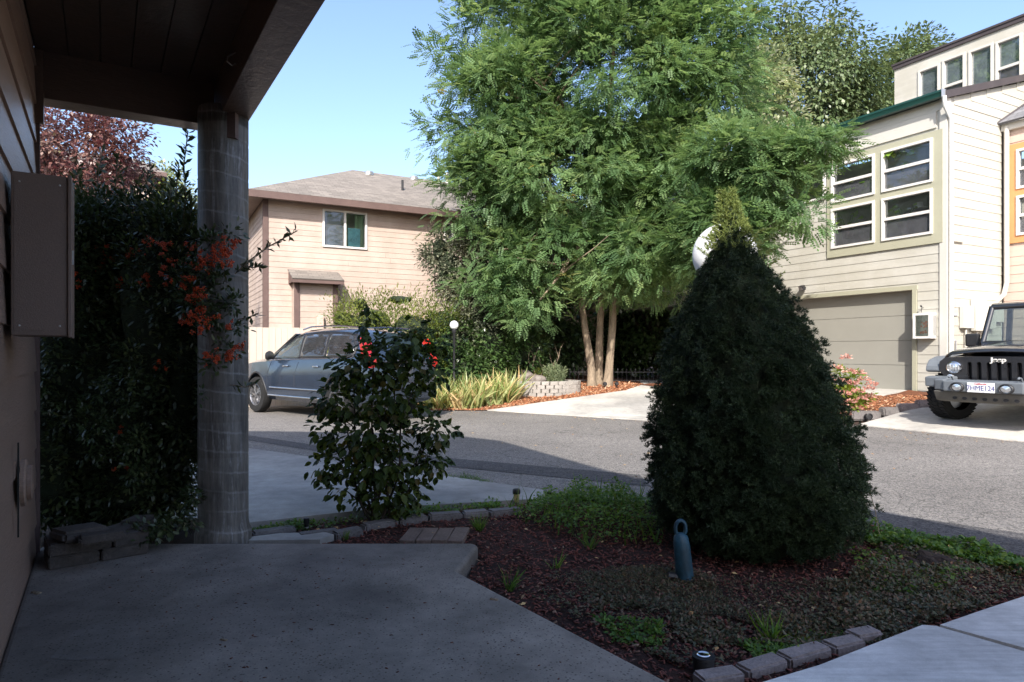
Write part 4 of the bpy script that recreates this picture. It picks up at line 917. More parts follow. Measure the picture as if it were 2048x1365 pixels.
for s in (1, -1):
    bl_ = [(1.14, 1.035), (.6, 1.05), (0, 1.062), (-1, 1.078), (-1.95, 1.10)]
    MB().tube([(x, s * (yat(x, z) + .012), z) for x, z in bl_], .009, 6).build('chrome_strip', M['chrome'], suv, smooth=50)
    tl_ = [(1.15, 1.04), (.93, 1.32), (.62, 1.55), (.3, 1.63), (-.5, 1.66), (-1.5, 1.64), (-1.85, 1.58), (-2.0, 1.32), (-1.98, 1.11)]
    MB().tube([(x, s * (yat(x, z) + .008), z) for x, z in tl_], .012, 6).build('window_trim', M['black'], suv, smooth=50)
    for z, x0, x1, rr_ in ((.40, -1.0, 1.0, .018), (.565, -.95, .9, .016)):
        MB().tube([(x0, s * (yat(x0, z) + .012), z), (0, s * (yat(0, z) + .02), z), (x1, s * (yat(x1, z) + .012), z)], rr_, 8).build('sill_strip', M['chrome'], suv, smooth=50)
    for xh in (.28, -.82):
        MB().tube([(xh - .09, s * .985, .93), (xh - .05, s * 1.0, .935), (xh + .05, s * 1.0, .935), (xh + .09, s * .985, .93)], .014, 8).build('door_handle', M['chrome'], suv, smooth=50)
    for xs_ in (1.02, -.05):
        z_ = [(.36), (.6), (.8), (1.0)]; MB().tube([(xs_, s * (yat(xs_, z) - .001), z) for z in z_], .006, 4).build('door_seam', M['black'], suv)
    for xc in (xf, xr):
        m2 = MB(); pts_ = []
        for k in range(15):
            a = math.pi * (k / 14) * 1.04 - .06; x, z = xc + math.cos(a) * .435, .385 + math.sin(a) * .435; pts_.append((x, s * (yat(x, max(.36, z)) - .002), z))
        m2.tube(pts_, .02, 6); m2.build('arch_trim', M['black'], suv, smooth=60)
    mr = MB(); mr.lathe([(.03,-.06),(.085,-.045),(.1,.0),(.085,.05),(.03,.065)], (1.0, s*1.08, 1.13), 14, axis='x'); mr.tube([(.98, s*.95, 1.06), (1.0, s*1.05, 1.10)], .025, 6); mr.build('mirror', M['black'], suv, smooth=50)
    MB().tube([(1.0 - 1.9 - 1.0, s * .66, 1.73), (-1.2, s*.67, 1.785), (0, s*.67, 1.785), (.35, s*.655, 1.735)], .018, 6).build('roof_rail', M['chrome'], suv, smooth=50)
    t1 = MB(); t1.prism([(-2.44, .92), (-2.25, 1.0), (-2.2, 1.22), (-2.14, 1.5), (-2.19, 1.52), (-2.36, 1.2), (-2.45, 1.05)], s * .70, s * .945, 'xz'); t1.build('tail_light', M['tail'], suv, bevel=.015)
    for xc in (xf, xr): wheel('wheel', suv, (xc, s * .86, .385), .38, .25, s, 5)
MB().prism([(-2.30, 1.10), (-2.14, 1.5), (-2.18, 1.52), (-2.36, 1.10)], -.62, .62, 'xz').build('rear_window', M['cartint'], suv)
MB().prism([(1.52, 1.14), (.70, 1.66), (.66, 1.64), (1.46, 1.12)], -.62, .62, 'xz').build('windshield', M['cartint'], suv)
MB().box(2.44, 2.50, -.35, .35, .48, .72).build('grille', M['black'], suv)
for s in (1, -1): MB().box(2.34, 2.43, s*.62 - .14, s*.62 + .14, .70, .80).build('headlight', M['lamp'], suv, bevel=.02)
for s in (.35, -.35): m2 = MB(); m2.box(.05, .15, s - .16, s + .16, 1.05, 1.3); m2.box(.06, .13, s - .09, s + .09, 1.32, 1.48); m2.build('seat_back', M['seat'], suv, bevel=.03)
def smst(a, b, x): k = min(1, max(0, (x - a) / (b - a))); return k * k * (3 - 2 * k)
for o_ in [c for c in suv.children if c.type == 'MESH']:
    me = o_.data; sg = 1
    for v in me.vertices:
        x, y, z = v.co
        zn = z + .10 * smst(.62, 1.02, z) - .08 * smst(1.15, 1.75, z)
        xn = x - (.30 * math.sin(math.pi * min(1, max(0, (x + 1.3) / 3.7))) ** 1 * smst(.88, 1.12, z))
        v.co = (xn, y, zn)
    me.update()
# ---------------- black off-roader (local frame as the cream building: x right along its front, y towards its rear, z up)
JT, JW = 5.46, 10.80; JP = P(JT, JW); tilt = math.radians(3.2)
jp = thing('black_offroader', 'black off-road car with faded grey bumper and fenders parked on the right driveway', 'car', (JP.x, JP.y, g(*(P(JT, JW + .6)).xy) + .02), 0)
jp.scale = (1.17, 1.0, .94); jp.rotation_euler = (Matrix.Rotation(math.atan2(-.882, .471), 3, 'Z') @ Matrix.Rotation(tilt, 3, 'X')).to_euler()
def JB(name, m, **kw): return lambda mb, **k2: mb.build(name, M[m], jp, **{**kw, **k2})
# grille with seven slots: front plate with holes
gw, gz0_, gz1_ = .62, .74, 1.19
sl_ = []
slots = [(-.3525 + .1175 * k - .028, -.3525 + .1175 * k + .028) for k in range(7)]
gr = MB(); gr.prism([(-gw, .74), (-gw + .02, .70), (gw - .02, .70), (gw, .74), (.75, .95), (.74, 1.10), (.66, 1.185), (.4, 1.20), (-.4, 1.20), (-.66, 1.185), (-.74, 1.10), (-.75, .95)], .50, .58, 'xz')
gro = gr.build('grille', M['blackpaint'], jp)
cut = []
for a, b in slots:
    pts_ = []
    for k in range(9): q = math.pi * k / 8; pts_.append(((a+b)/2 + math.cos(q) * .028, 1.07 + math.sin(q) * .03))
    for k in range(9): q = math.pi + math.pi * k / 8; pts_.append(((a+b)/2 + math.cos(q) * .028, .80 + math.sin(q) * .03))
    c = MB().prism(pts_, .4, .7, 'xz').build('cutter', M['black']); c.parent = jp; cut.append(c)
apply_bool(gro, cut); gro.data.set_sharp_from_angle(angle=math.radians(40)); b = gro.modifiers.new('bevel', 'BEVEL'); b.width = .007; b.segments = 2; b.limit_method = 'ANGLE'
MB().box(-.45, .45, .63, .66, .72, 1.16).build('radiator', M['dark'], jp)
mb = MB()
for a, b in slots: mb.box((a+b)/2 - .012, (a+b)/2 + .022, .598, .606, .78, 1.08)
mb.build('slot_mesh', M['trimgrey'], jp)
for s in (-1, 1):
    e = bpy.data.objects.new('headlight', None); C.objects.link(e); e.parent = jp; e.location = (s * .545, .49, 1.0)
    MB().lathe([(.098, .02), (.1, -.012), (.09, -.018), (.088, .0), (.088, .03)], n=32, axis='y').build('bezel', M['chrome'], e, smooth=40)
    MB().lathe([(.0, -.028), (.05, -.022), (.087, -.005), (.087, .01), (0, .02)], n=32, axis='y').build('lens', M['lamp'], e, smooth=60)
    for k in range(5): MB().box(-.075 + k * .034, -.07 + k * .034, -.031, -.02, -.05, .05).build('reflector_rib', M['alu'], e)
    MB().lathe([(.0, -.02), (.04, -.012), (.045, .01)], (s * .60, .49, .83), 20, axis='y').build('turn_signal', M['lamp'], jp, smooth=50)
    # fender: flat top flare
    fd = MB(); f_ = [(.52, 1.02), (.50, .93), (.56, .89), (.60, .99), (.80, 1.12), (1.25, 1.12), (1.48, .98), (1.56, .78), (1.62, .78), (1.56, 1.02), (1.30, 1.18), (.78, 1.18), (.60, 1.13)]
    fd.prism(f_, s * .62, s * .94, 'yz'); fd.build('fender', M['trimgrey'], jp, bevel=.02)
    fc = MB(); fc.prism([(.50, 1.05), (.50, .92), (.56, .92), (.66, 1.12), (.6, 1.14)], s * .74, s * .938, 'yz'); 
    MB().prism([(.6, .9), (1.56, .75), (1.5, 1.1), (.75, 1.12)], s * .55, s * .60, 'yz').build('inner_wing', M['black'], jp)
    # bumper ends and the folded plastic
    MB().prism([(s*.50, .20), (s*.83, .26), (s*.85, .36), (s*.85, .50), (s*.50, .50)], .66, .84, 'xy').build('bumper_end', M['trimgrey'], jp, bevel=.02)
    MB().prism([(s*.47, .03), (s*.62, .08), (s*.62, .30), (s*.47, .30)], .63, .82, 'xy').build('bumper_step', M['trimgrey'], jp, bevel=.02)
    MB().lathe([(.0, -.03), (.055, -.02), (.06, .0), (.075, -.02), (.082, -.01), (.08, .05)], (s * .285, -.005, .70), 24, axis='y').build('fog_light', M['lamp'], jp, smooth=40)
    MB().lathe([(.062, .002), (.075, -.03), (.086, -.02), (.088, .05)], (s * .285, -.006, .70), 24, axis='y').build('fog_light_ring', M['black'], jp, smooth=40)
    th_ = MB(); th_.tube([(s*.40, .15, .80), (s*.40, .11, .87), (s*.40, .06, .885), (s*.40, .03, .86)], .014, 8); th_.build('tow_hook', M['trimgrey'], jp, smooth=50)
    MB().box(s * .3 - .02, s * .3 + .02, 1.0, 1.02, 1.2, 1.215).build('washer_nozzle', M['black'], jp)
    hn = MB(); hn.box(s * .70 - .02, s * .70 + .02, .62, .80, 1.12, 1.16); hn.build('hood_latch', M['black'], jp, bevel=.005)
    for yy in (.95, 3.5):
        e = wheel('wheel', jp, (s * .79, yy, .40), .405, .26, 1, 5, tread=True)
        e.rotation_euler = (0, 0, math.radians(-90 * s + (-8 if yy < 1 else 0)))
mb = MB(); mb.prism([(-.47, .0), (.47, .0), (.50, .26), (-.50, .26)], .62, .81, 'xy'); mb.build('bumper_centre', M['trimgrey'], jp, bevel=.02)
mb = MB(); mb.prism([(.04, .62), (.30, .62), (.42, .40), (.30, .40), (.12, .44)], -.62, .62, 'yz'); mb.build('skid_plate', pm('dusty_plastic', (.1,.095,.085), .8, .2, 5), jp, bevel=.02)
mb = MB()
for k in range(7): MB().lathe([(.0, -.004), (.028, -.003), (.03, .004)], (-.36 + .12 * k, .085, .50), 12, axis='y').build('skid_plate_hole', M['black'], jp)
MB().box(-.66, .66, .27, .50, .62, .74).build('bumper_cover', M['black'], jp)
# plate
pl = MB().box(-.158, .158, -.022, -.006, .625, .79).build('licence_plate', M['plate'], jp, bevel=.003)
def _place(o, rot, sx): o.rotation_euler = rot; o.scale = (sx, 1, 1); return o
def text(name, s, size, loc, mat, parent, rot=(math.pi/2, 0, 0), ext=.0008, sx=1, bold=0):
    cu = bpy.data.curves.new(name, 'FONT'); cu.body = s; cu.size = size; cu.extrude = ext; cu.align_x = 'CENTER'; cu.align_y = 'CENTER'; cu.offset = bold; cu.materials.append(mat)
    o = bpy.data.objects.new(name, cu); C.objects.link(o); o.parent = parent; o.location = loc; o.rotation_euler = rot; o.scale = (sx, 1, 1)
    dg = bpy.context.evaluated_depsgraph_get(); dg.update(); me = bpy.data.meshes.new_from_object(o.evaluated_get(dg)); bpy.data.objects.remove(o)
    return _place(link(name, me, parent, loc), rot, sx)
text('plate_text', '7HME124', .11, (0, -.0235, .695), M['plateink'], pl, sx=.74, bold=0)
text('state_text', 'California', .036, (0, -.0235, .770), M['platered'], pl, sx=1, bold=.0008)
text('hood_badge', 'Jeep', .105, (0, .49, 1.14), M['white'], jp, ext=.006, bold=.003)
# hood, cowl, windshield, roof
hood = MB(); V = []; prof = [(-.68, 0), (-.6, .05), (-.3, .075), (0, .085), (.3, .075), (.6, .05), (.68, 0)]
for y, z, k in ((.50, 1.185, .98), (.56, 1.215, 1), (1.0, 1.245, 1.04), (1.65, 1.27, 1.10)):
    V += [(x * k, y, z + h) for x, h in prof]
n = len(prof); hood.add(V, [(i*n+k, i*n+k+1, (i+1)*n+k+1, (i+1)*n+k) for i in range(3) for k in range(n-1)]); ho = hood.build('hood', M['blackpaint'], jp, smooth=40)
s_ = ho.modifiers.new('thick', 'SOLIDIFY'); s_.thickness = .03
MB().prism([(.58, .60), (1.65, .60), (1.65, 1.27), (.58, 1.17)], -.62, .62, 'yz').build('engine_bay', M['black'], jp)
MB().box(-.76, .76, 1.655, 4.2, .52, 1.14).build('body', M['blackpaint'], jp, bevel=.03)
MB().box(-.76, .76, 1.62, 1.86, 1.141, 1.30).build('cowl', M['black'], jp, bevel=.02)
wz0_, wz1_, wy0, wy1_ = 1.31, 1.80, 1.80, 2.02
def wsf(x, z, o=0): k = (z - wz0_) / (wz1_ - wz0_); return (x * lerp(1.0, .93, k), lerp(wy0, wy1_, k) + o, z)
fr = MB()
for (xa, za, xb, zb_) in ((-.75, wz0_, -.75, wz1_), (.75, wz0_, .75, wz1_), (-.75, wz1_, .75, wz1_), (-.75, wz0_, .75, wz0_)): fr.tube([wsf(xa, za), wsf(xb, zb_)], .04, 8)
fr.build('windshield_frame', M['blackpaint'], jp, smooth=50)
ws = MB(); A = [wsf(-.72, wz0_ + .02, -.01), wsf(.72, wz0_ + .02, -.01), wsf(.72, wz1_ - .02, -.01), wsf(-.72, wz1_ - .02, -.01)]; ws.add(A + [(x, y + .008, z) for x, y, z in A], [(0,1,2,3),(7,6,5,4),(0,4,5,1),(1,5,6,2),(2,6,7,3),(3,7,4,0)])
ws.build('windshield', glassm('windshield_glass', (.55,.62,.6), 1.6), jp)
MB().box(-.72, .72, 2.02, 4.15, 1.80, 1.85).build('roof', M['blackpaint'], jp, bevel=.03)
for s in (-1, 1):
    mb = MB(); mb.tube([(s*.74, 2.6, 1.14), (s*.70, 2.62, 1.8)], .04, 6); mb.tube([(s*.74, 3.5, 1.14), (s*.70, 3.5, 1.8)], .05, 6); mb.tube([(s*.74, 4.15, 1.14), (s*.70, 4.1, 1.8)], .05, 6); mb.build('pillar', M['blackpaint'], jp)
    mb = MB(); mb.box(s*.93 - .1, s*.93 + .1, 1.88, 1.96, 1.27, 1.45); mb.build('mirror', M['black'], jp, bevel=.03); MB().tube([(s*.76, 1.95, 1.22), (s*.86, 1.93, 1.33)], .02, 6).build('mirror_arm', M['black'], jp)
    mb = MB(); mb.box(s*.36 - .2, s*.36 + .2, 2.75, 2.9, 1.0, 1.48); mb.box(s*.36 - .12, s*.36 + .12, 2.77, 2.87, 1.5, 1.66); mb.build('seat', M['seat'], jp, bevel=.04)
mb = MB(); mb.lathe([(.17, -.01), (.19, 0), (.17, .01)], (0, 0, 0), 24, axis='y'); st = mb.build('steering_wheel', M['trimgrey'], jp, smooth=50); st.location = (.36, 2.15, 1.35); st.rotation_euler = (math.radians(-25), 0, 0)
mb = MB(); mb.tube([(-.42, 1.80, 1.33), (-.1, 1.775, 1.345), (.22, 1.78, 1.33)], .010, 6); mb.tube([(.1, 1.80, 1.33), (.35, 1.775, 1.345), (.62, 1.79, 1.34)], .010, 6); mb.build('wiper', M['black'], jp)

def zmap(z): return z * .93 if z <= 1.2 else lerp(1.116, 1.99, (z - 1.2) / .65)
for o_ in jp.children:
    if o_.name.startswith('wheel'): continue
    if o_.type == 'EMPTY' or o_.location.length > .01:
        o_.location.z = zmap(o_.location.z); continue
    for v in o_.data.vertices: v.co.z = zmap(v.co.z)
    o_.data.update()
for o_ in pl.children: o_.location.z = zmap(o_.location.z)
# ================================================================ TREES AND PLANTS
def rel(ells, base): return [(np.array(c) - np.array(base), r) for c, r in ells]
def shift(o, base): o.data.transform(Matrix.Translation(-Vector(base)))
def tree(name, label, cat, base, group=None):
    return thing(name, label, cat, tuple(base), 0, group)
def put(o, root):                                        # world-space mesh becomes a part of root
    o.data.transform(Matrix.Translation(-root.location)); o.parent = root; return o
def limb(p0, p1, r0, r1, n=8, wob=.06, seed=0, sag=0, seg=8):
    r = random.Random(seed); p0, p1 = Vector(p0), Vector(p1); L = (p1 - p0).length; out, rr = [], []
    ph = [r.uniform(0, 6.28) for _ in range(4)]
    for i in range(seg + 1):
        k = i / seg; e = math.sin(math.pi * k) if wob else 0
        out.append(p0.lerp(p1, k) + Vector((math.sin(k * 7 + ph[0]), math.sin(k * 6 + ph[1]), 0)) * wob * L * .3 * (k * (1 - k) * 4) + Vector((0, 0, sag * e))); rr.append(lerp(r0, r1, k))
    return out, rr
# ---- locust with three trunks
TB = gnd(1205, 772); tz = TB.z; TY = TB.y
lo = tree('locust_tree', 'big green locust tree with three bare trunks in the middle of the view', 'tree', TB)
def tw(u, v, dy=0): return at(u, v, TY + dy)
for k, L in enumerate([[(1222,778,0),(1196,690,.0),(1168,610,.1),(1185,520,.3),(1205,430,.3),(1120,200,.2)], [(1225,778,.25),(1212,690,.2),(1205,600,.2),(1202,500,0),(1212,300,0),(1230,60,.2)], [(1222,776,-.2),(1222,690,-.2),(1229,590,-.2),(1232,480,0),(1300,250,.4),(1360,60,.6)]]):
    if k == 0: L[0] = (1207,778,.1)
    if k == 1: L[0] = (1199,778,.3)
    if k == 2: L[0] = (1216,776,-.2)
    if k == 0: L = [(1184,778,.0),(1182,730,.0),(1172,670,.0),(1164,610,.1),(1180,520,.3),(1190,430,.3),(1120,200,.2)]
    if k == 1: L = [(1197,778,.2),(1198,720,.2),(1200,650,.2),(1203,600,.2),(1206,500,0),(1212,300,0),(1230,60,.2)]
    if k == 2: L = [(1215,776,-.2),(1220,720,-.2),(1225,650,-.2),(1227,590,-.2),(1226,480,0),(1300,250,.4),(1360,60,.6)]
    P0 = []
    cp = [tw(*q_) for q_ in L]
    for i in range(len(cp) - 1):
        for j in range(3): P0.append(cp[i].lerp(cp[i+1], j / 3))
    P0.append(cp[-1]); R0 = [lerp(.115, .05, (i / len(P0)) ** .8) for i in range(len(P0))]; R0[0] *= 1.3; R0[1] *= 1.1
    m2 = MB(); m2.tube(P0, R0, 14)
    rj = random.Random(k)
    m2.v = [(x + rj.uniform(-.009, .009), y + rj.uniform(-.009, .009), z) for x, y, z in m2.v]
    put(m2.build('trunk', M['bark'], smooth=70), lo)
m2 = MB(); rj = random.Random(5)
for k, (u, v, dy, u1, v1, dy1) in enumerate([(1190,430,.3,980,330,-1),(1200,480,0,1000,500,-1.2),(1212,300,0,960,150,-1),(1230,400,0,1420,330,-1.5),(1225,480,0,1450,440,-2),(1420,330,-1.5,1640,300,-2.6),(1300,250,.4,1480,160,-.5),(1205,430,.2,1080,600,-1.6),(1212,450,0,1290,560,-1.5),(1150,300,.2,1060,120,-1.3),(1300,250,.4,1390,110,-1),(1190,480,.3,1000,250,1.5),(1230,400,.2,1400,250,1.6)]):
    a, b_ = limb(tw(u, v, dy), tw(u1, v1, dy1), .075, .02, seed=k); m2.tube(a, b_, 7)
    for j in range(3):
        s0 = a[4 + j]; e_ = s0 + Vector((rj.uniform(-1, 1), rj.uniform(-1, .3), rj.uniform(-.2, 1))) * 1.2; c_, d_ = limb(s0, e_, .03, .008, seed=k * 9 + j); m2.tube(c_, d_, 5)
put(m2.build('limbs', M['bark'], smooth=70), lo)
E = [ell(*q_) for q_ in [(1190,-90,TY,280,150),(960,70,TY,80,110),(1010,230,TY,120,130,2.2),(1200,170,TY,240,200,2.6),(1400,130,TY,110,180,2),(1130,360,TY,210,120,2.4),
     (960,400,TY,75,90,1.6),(1330,370,TY-.3,140,130,2),(1280,500,TY-1,110,75,1.5),(1120,500,TY-.8,110,60,1.5),(1000,520,TY-1,60,55),(1060,590,TY-1.2,55,35,.8),(1040,640,TY-1.3,28,38,.5),(960,575,TY-1.3,50,22,.5),
     (1330,560,TY-1.3,65,42,.8),(1215,590,TY-1.4,50,28,.6),(890,120,TY-.4,34,26),(880,260,TY-.5,24,42),(885,330,TY-.6,20,22),(1440,60,TY,40,80)]]
E2 = [ell(*q_) for q_ in [(1470,310,13.6,90,50,1),(1590,300,13.2,70,36,.8),(1640,290,13.0,40,22,.5),(1540,370,13.2,70,36,.8),(1590,420,13.0,48,40,.6),(1440,440,13.8,70,60,1),(1500,470,13.6,50,36,.7),(1390,500,14.2,50,50,.8)]]
o, cc = crown('crown', E, 1350, 44, .62, .25, PINN, M['locust'], None, flat=.55, droop=.2, inner=.3, jit=.6, upj=.5, kind='stuff'); put(o, lo)
o, cc = crown('lower_branch_leaves', E2, 240, 36, .42, .23, PINN, M['locust'], None, flat=.5, droop=.2, inner=.2, jit=.6, upj=.45, kind='stuff'); put(o, lo)
m2 = MB()
a, b_ = limb(tw(1225, 480), Vector(E2[1][0]) + Vector((.4, 0, 0)), .07, .015, seed=77, sag=.3); m2.tube(a, b_, 7); a, b_ = limb(tw(1225, 500), Vector(E2[4][0]), .06, .012, seed=78, sag=.2); m2.tube(a, b_, 7); put(m2.build('limbs', M['bark'], smooth=70), lo)
# ---- trees behind
def leafy(name, label, cat, base, ells, n, per, cr, size, tmpl, mat, trunk_r=.2, group=None, **kw):
    r_ = tree(name, label, cat, base, group); o, cc = crown('crown', ells, n, per, cr, size, tmpl, M[mat], None, **kw); put(o, r_)
    top = Vector(ells[0][0]); m2 = MB(); a, b_ = limb(base, top, trunk_r, trunk_r * .3, wob=.05); m2.tube(a, b_, 9)
    rj = random.Random(n)
    for j in range(min(14, len(cc))):
        s0 = a[rj.choice([3,4,5,6])]; e_ = Vector(cc[rj.randrange(len(cc))]); c_, d_ = limb(s0, e_, trunk_r * .35, .015, wob=.1, seed=j); m2.tube(c_, d_, 5)
    put(m2.build('trunk', M['darkbark'], smooth=70), r_); return r_
leafy('tall_tree', 'tall tree with hanging glossy leaves rising behind the cream townhouse', 'tree', (13.5, 28, .4), [ell(1620,160,28,120,110,2.5),ell(1560,90,28,60,90),ell(1600,260,27,90,80),ell(1700,130,28,60,60),ell(1670,60,28,26,50),ell(1720,210,28,60,70),ell(1590,30,28,30,60)], 300, 80, .9, .19, LEAF, 'ash', .25, flat=1, droop=.7, inner=.25, group=None)
leafy('round_top_tree', 'tree top with hanging leaves showing just above the roof of the upper storey', 'tree', (18.5, 30, .4), [ell(1800,150,30,62,70,2),ell(1850,105,30,36,42),ell(1780,230,29,80,70),ell(1875,85,30,18,20)], 150, 75, .8, .19, LEAF, 'ash', .22, flat=1, droop=.7, inner=.2)
leafy('pale_leaved_tree', 'slim pale yellow green tree between the locust and the tall tree behind', 'tree', (8.6, 23, .4), [ell(1525,230,23,44,150,1.5),ell(1500,120,23,30,60),ell(1560,330,22,50,70)], 130, 60, .7, .16, LEAF, 'birch', .12, flat=1, droop=.4, inner=.1)
leafy('purple_leaf_plum', 'purple leaved plum tree seen under the porch beam', 'tree', (-9.2, 14.5, 0), [ell(150,300,14.5,130,110,1.6),ell(215,260,14.5,60,45),ell(120,420,14.5,140,80,1.4),ell(240,310,14.5,36,50),ell(60,240,14.5,90,90),ell(270,240,14.5,12,12)], 260, 75, .42, .10, LEAF, 'plum', .14, flat=.9, droop=.3, inner=.2)
leafy('distant_green_tree', 'small pale green tree far behind the column and hedge', 'tree', (-12.5, 26, 0), [ell(345,405,26,34,60,1.5),ell(310,350,26,16,22)], 60, 60, .6, .16, LEAF, 'birch', .12, flat=1, inner=.1)
leafy('distant_dark_tree', 'dark green tree beside the distant beige house', 'tree', (-14.5, 22, 0), [ell(200,470,22,180,80,1.5)], 110, 60, .8, .16, LEAF, 'hedgeyellow', .12, flat=1, inner=.1)
# dense dark evergreens and hedge behind the locust and below the balcony
def bush(name, label, cat, ells, n, per, cr, size, tmpl, mat, core=.72, group=None, **kw):
    zb_ = min(c[2] - r[2] for c, r in ells); c0 = ells[0][0]; r_ = tree(name, label, cat, (c0[0], c0[1], max(0, g(c0[0], c0[1]))), group)
    o, cc = crown('foliage', ells, n, per, cr, size, tmpl, M[mat], None, **kw); put(o, r_)
    if core: m2 = MB(); lumps(m2, ells, core); put(m2.build('shade_core', M['darkcore'], kind='stuff'), r_)
    return r_
leafy('dark_evergreen', 'dark evergreen mass left of the locust trunks behind the grey lamp post', 'tree', (.2, 21.5, .44), [ell(1060,560,21.5,90,170,1.6),ell(1120,660,21,80,90,1.2),ell(1010,430,21,70,90)], 190, 60, .6, .16, LEAF, 'ivy', .2, flat=.9, inner=.2)
leafy('dark_evergreen', 'dark evergreen mass right of the locust trunks beside the carport', 'tree', (5.2, 23.5, .44), [ell(1290,600,23.5,90,150,1.6),ell(1360,640,23.5,50,110,1),ell(1220,500,23,80,110,1.2)], 190, 60, .6, .17, LEAF, 'ivy', .2, flat=.9, inner=.2)
bush('dark_hedge', 'unlit hedge closing the view behind the low iron fence', 'hedge', [ell(1080,690,24,110,90,1),ell(1230,690,25,110,90,1),ell(1370,700,26,60,90,1),ell(1150,600,25.5,150,90,1),ell(1300,590,26.5,120,90,1)], 200, 50, .6, .17, LEAF, 'ivy', core=.85, flat=.9)
bush('grey_green_bush', 'tall grey green fine leaved bush against the beige house', 'bush', [ell(950,560,17.6,75,110,1.1),ell(985,470,17.8,70,70,1),ell(900,540,17.4,50,70,.8),ell(880,500,17.4,30,40,.5),ell(950,650,17.4,90,60,1)], 300, 70, .33, .085, LEAF, 'greybush', core=.55, flat=.9, droop=.2)
bush('ivy_mass', 'glossy ivy bank behind the iris clump and lamp post', 'ivy', [ell(900,690,16.8,60,55,.8),ell(970,700,16.9,70,60,.8),ell(1040,700,17.3,50,50,.7),ell(930,740,16.4,110,30,.6),ell(860,740,16.2,40,50,.6)], 260, 55, .3, .11, LEAF, 'ivy', core=.75, flat=.9, droop=.3)
bush('yellow_green_hedge', 'loose yellow green shrub row behind the SUV and in front of the beige house', 'hedge', [ell(740,650,16.6,70,50,.7),ell(820,660,16.4,70,50,.7),ell(880,650,16.6,40,45,.6),ell(690,640,17,40,26,.5),ell(720,610,17,26,20,.4),ell(800,600,17,40,14,.4),ell(780,760,16,120,70,.6)], 300, 50, .3, .085, NARROW, 'hedgeyellow', core=.6, flat=1.1, droop=-.3, jit=.4)
# ---- iris clump
n = 1150; pI = []; 
a = [gnd(885, 812), gnd(905, 796), gnd(1030, 772), gnd(1020, 795), gnd(930, 818)]
poly = [(-1.75,14.5),(-1.0,14.5),(-.1,15.1),(.2,15.6),(.15,16.2),(-.9,16.4),(-2.1,15.6)]
sp = sample(poly, n); IV, IF = [], []
for j in range(5): k = j / 4; wv = .035 * (1 - k ** 2.2) + .002; IV += [(-wv, k - .12 * k ** 3, -.42 * k ** 2.4), (wv, k - .12 * k ** 3, -.42 * k ** 2.4)]
IF = [(2*j, 2*j+1, 2*j+3, 2*j+2) for j in range(4)]
d = rnd_dir(n) * .75; d[:, 2] = 1
pos = np.array([(x, y, g(x, y) + .01) for x, y in sp]); up = rnd_dir(n); up[:, 2] = 0; up = d - up * 2
ir = thing('iris_clump', 'clump of long yellow green iris leaves in the sunlit bed by the road', 'iris', (-.9, 15.2, g(-.9, 15.2)))
o = many('leaves', IV, IF, pos, d, up, np.random.uniform(.35, .85, n), M['iris'], None, kind='stuff'); put(o, ir)
# ---- round planter of blocks
pc = gnd(1100, 772); PC = Vector((.84, 16.5, 0)); PC.z = g(PC.x, PC.y) - .02
plr = thing('block_planter', 'low curved planter wall of pale tumbled blocks in the far bed', 'planter', tuple(PC))
rx_, ry_ = .78, .62; me_var = []
for k in range(4):
    b_ = MB(); L_ = .185; b_.box(-L_/2 + .001, L_/2 - .001, -.07, .07, 0, .0905)
    me = b_.mesh('block', M['planterblock']); bm = bmesh.new(); bm.from_mesh(me); bmesh.ops.bevel(bm, geom=bm.edges[:], offset=.009, segments=1, affect='EDGES'); rr = random.Random(k)
    for v in bm.verts: v.co += Vector([rr.uniform(-.004, .004) for _ in range(3)])
    bm.to_mesh(me); bm.free(); me_var.append(me)
for cnum in range(4):
    nb_ = 25
    for j in range(nb_):
        q_ = 2 * math.pi * (j + (.5 if cnum % 2 else 0)) / nb_; o = link('block', random.choice(me_var), plr, (rx_ * math.cos(q_), ry_ * math.sin(q_), cnum * .092 - .03))
        tq = math.atan2(ry_ * math.cos(q_), -rx_ * math.sin(q_)); o.rotation_euler = (random.uniform(-.02, .02), 0, tq + random.uniform(-.03, .03))
m2 = MB(); m2.lathe([(.0, .30), (.5, .31), (.62, .29), (.62, .0)], n=24); m2.v = [(x * 1.1, y * .86, z) for x, y, z in m2.v]; m2.build('soil', M['soil'], plr)
for (x, y, s_, lb) in ((-.52, .28, (.62,.5,.42), 'large grey boulder at the left end of the block planter'), (-.25, -.12, (.46,.3,.28), 'smaller flat boulder in front inside the block planter')):
    bm = bmesh.new(); bmesh.ops.create_icosphere(bm, subdivisions=3, radius=.5)
    for v in bm.verts:
        nn = math.sin(v.co.x * 7 + x * 9) * math.cos(v.co.y * 6) * .06 + random.uniform(-.008, .008); v.co = Vector((v.co.x * s_[0], v.co.y * s_[1], v.co.z * s_[2])) * (1 + nn * 2)
    me = bpy.data.meshes.new('boulder'); bm.to_mesh(me); bm.free(); me.materials.append(M['boulder'])
    tag(link('boulder', me, None, tuple(PC + Vector((x, y, .36)))), lb, 'boulder', 'boulders in the planter')
rm = thing('rosemary_bush', 'upright fine leaved rosemary bush growing in the block planter', 'bush', tuple(PC + Vector((.22, .0, .3))))
NS = 260; m_ = []; RT = ([(0,0,0)], [])
p_, dd = [], []
for j in range(NS):
    a = random.uniform(0, 6.28); r = random.uniform(0, .34) ** 1; h = random.uniform(.3, .55) * (1 - r * .8); b0 = np.array((math.cos(a) * r * .7, math.sin(a) * r * .6, 0)); dn = np.array((math.cos(a) * r * .8, math.sin(a) * r * .8, 1.0))
    for q_ in range(22): p_.append(b0 + dn * h * q_ / 22); dd.append(dn * .7 + rnd_dir(1)[0] * .8)
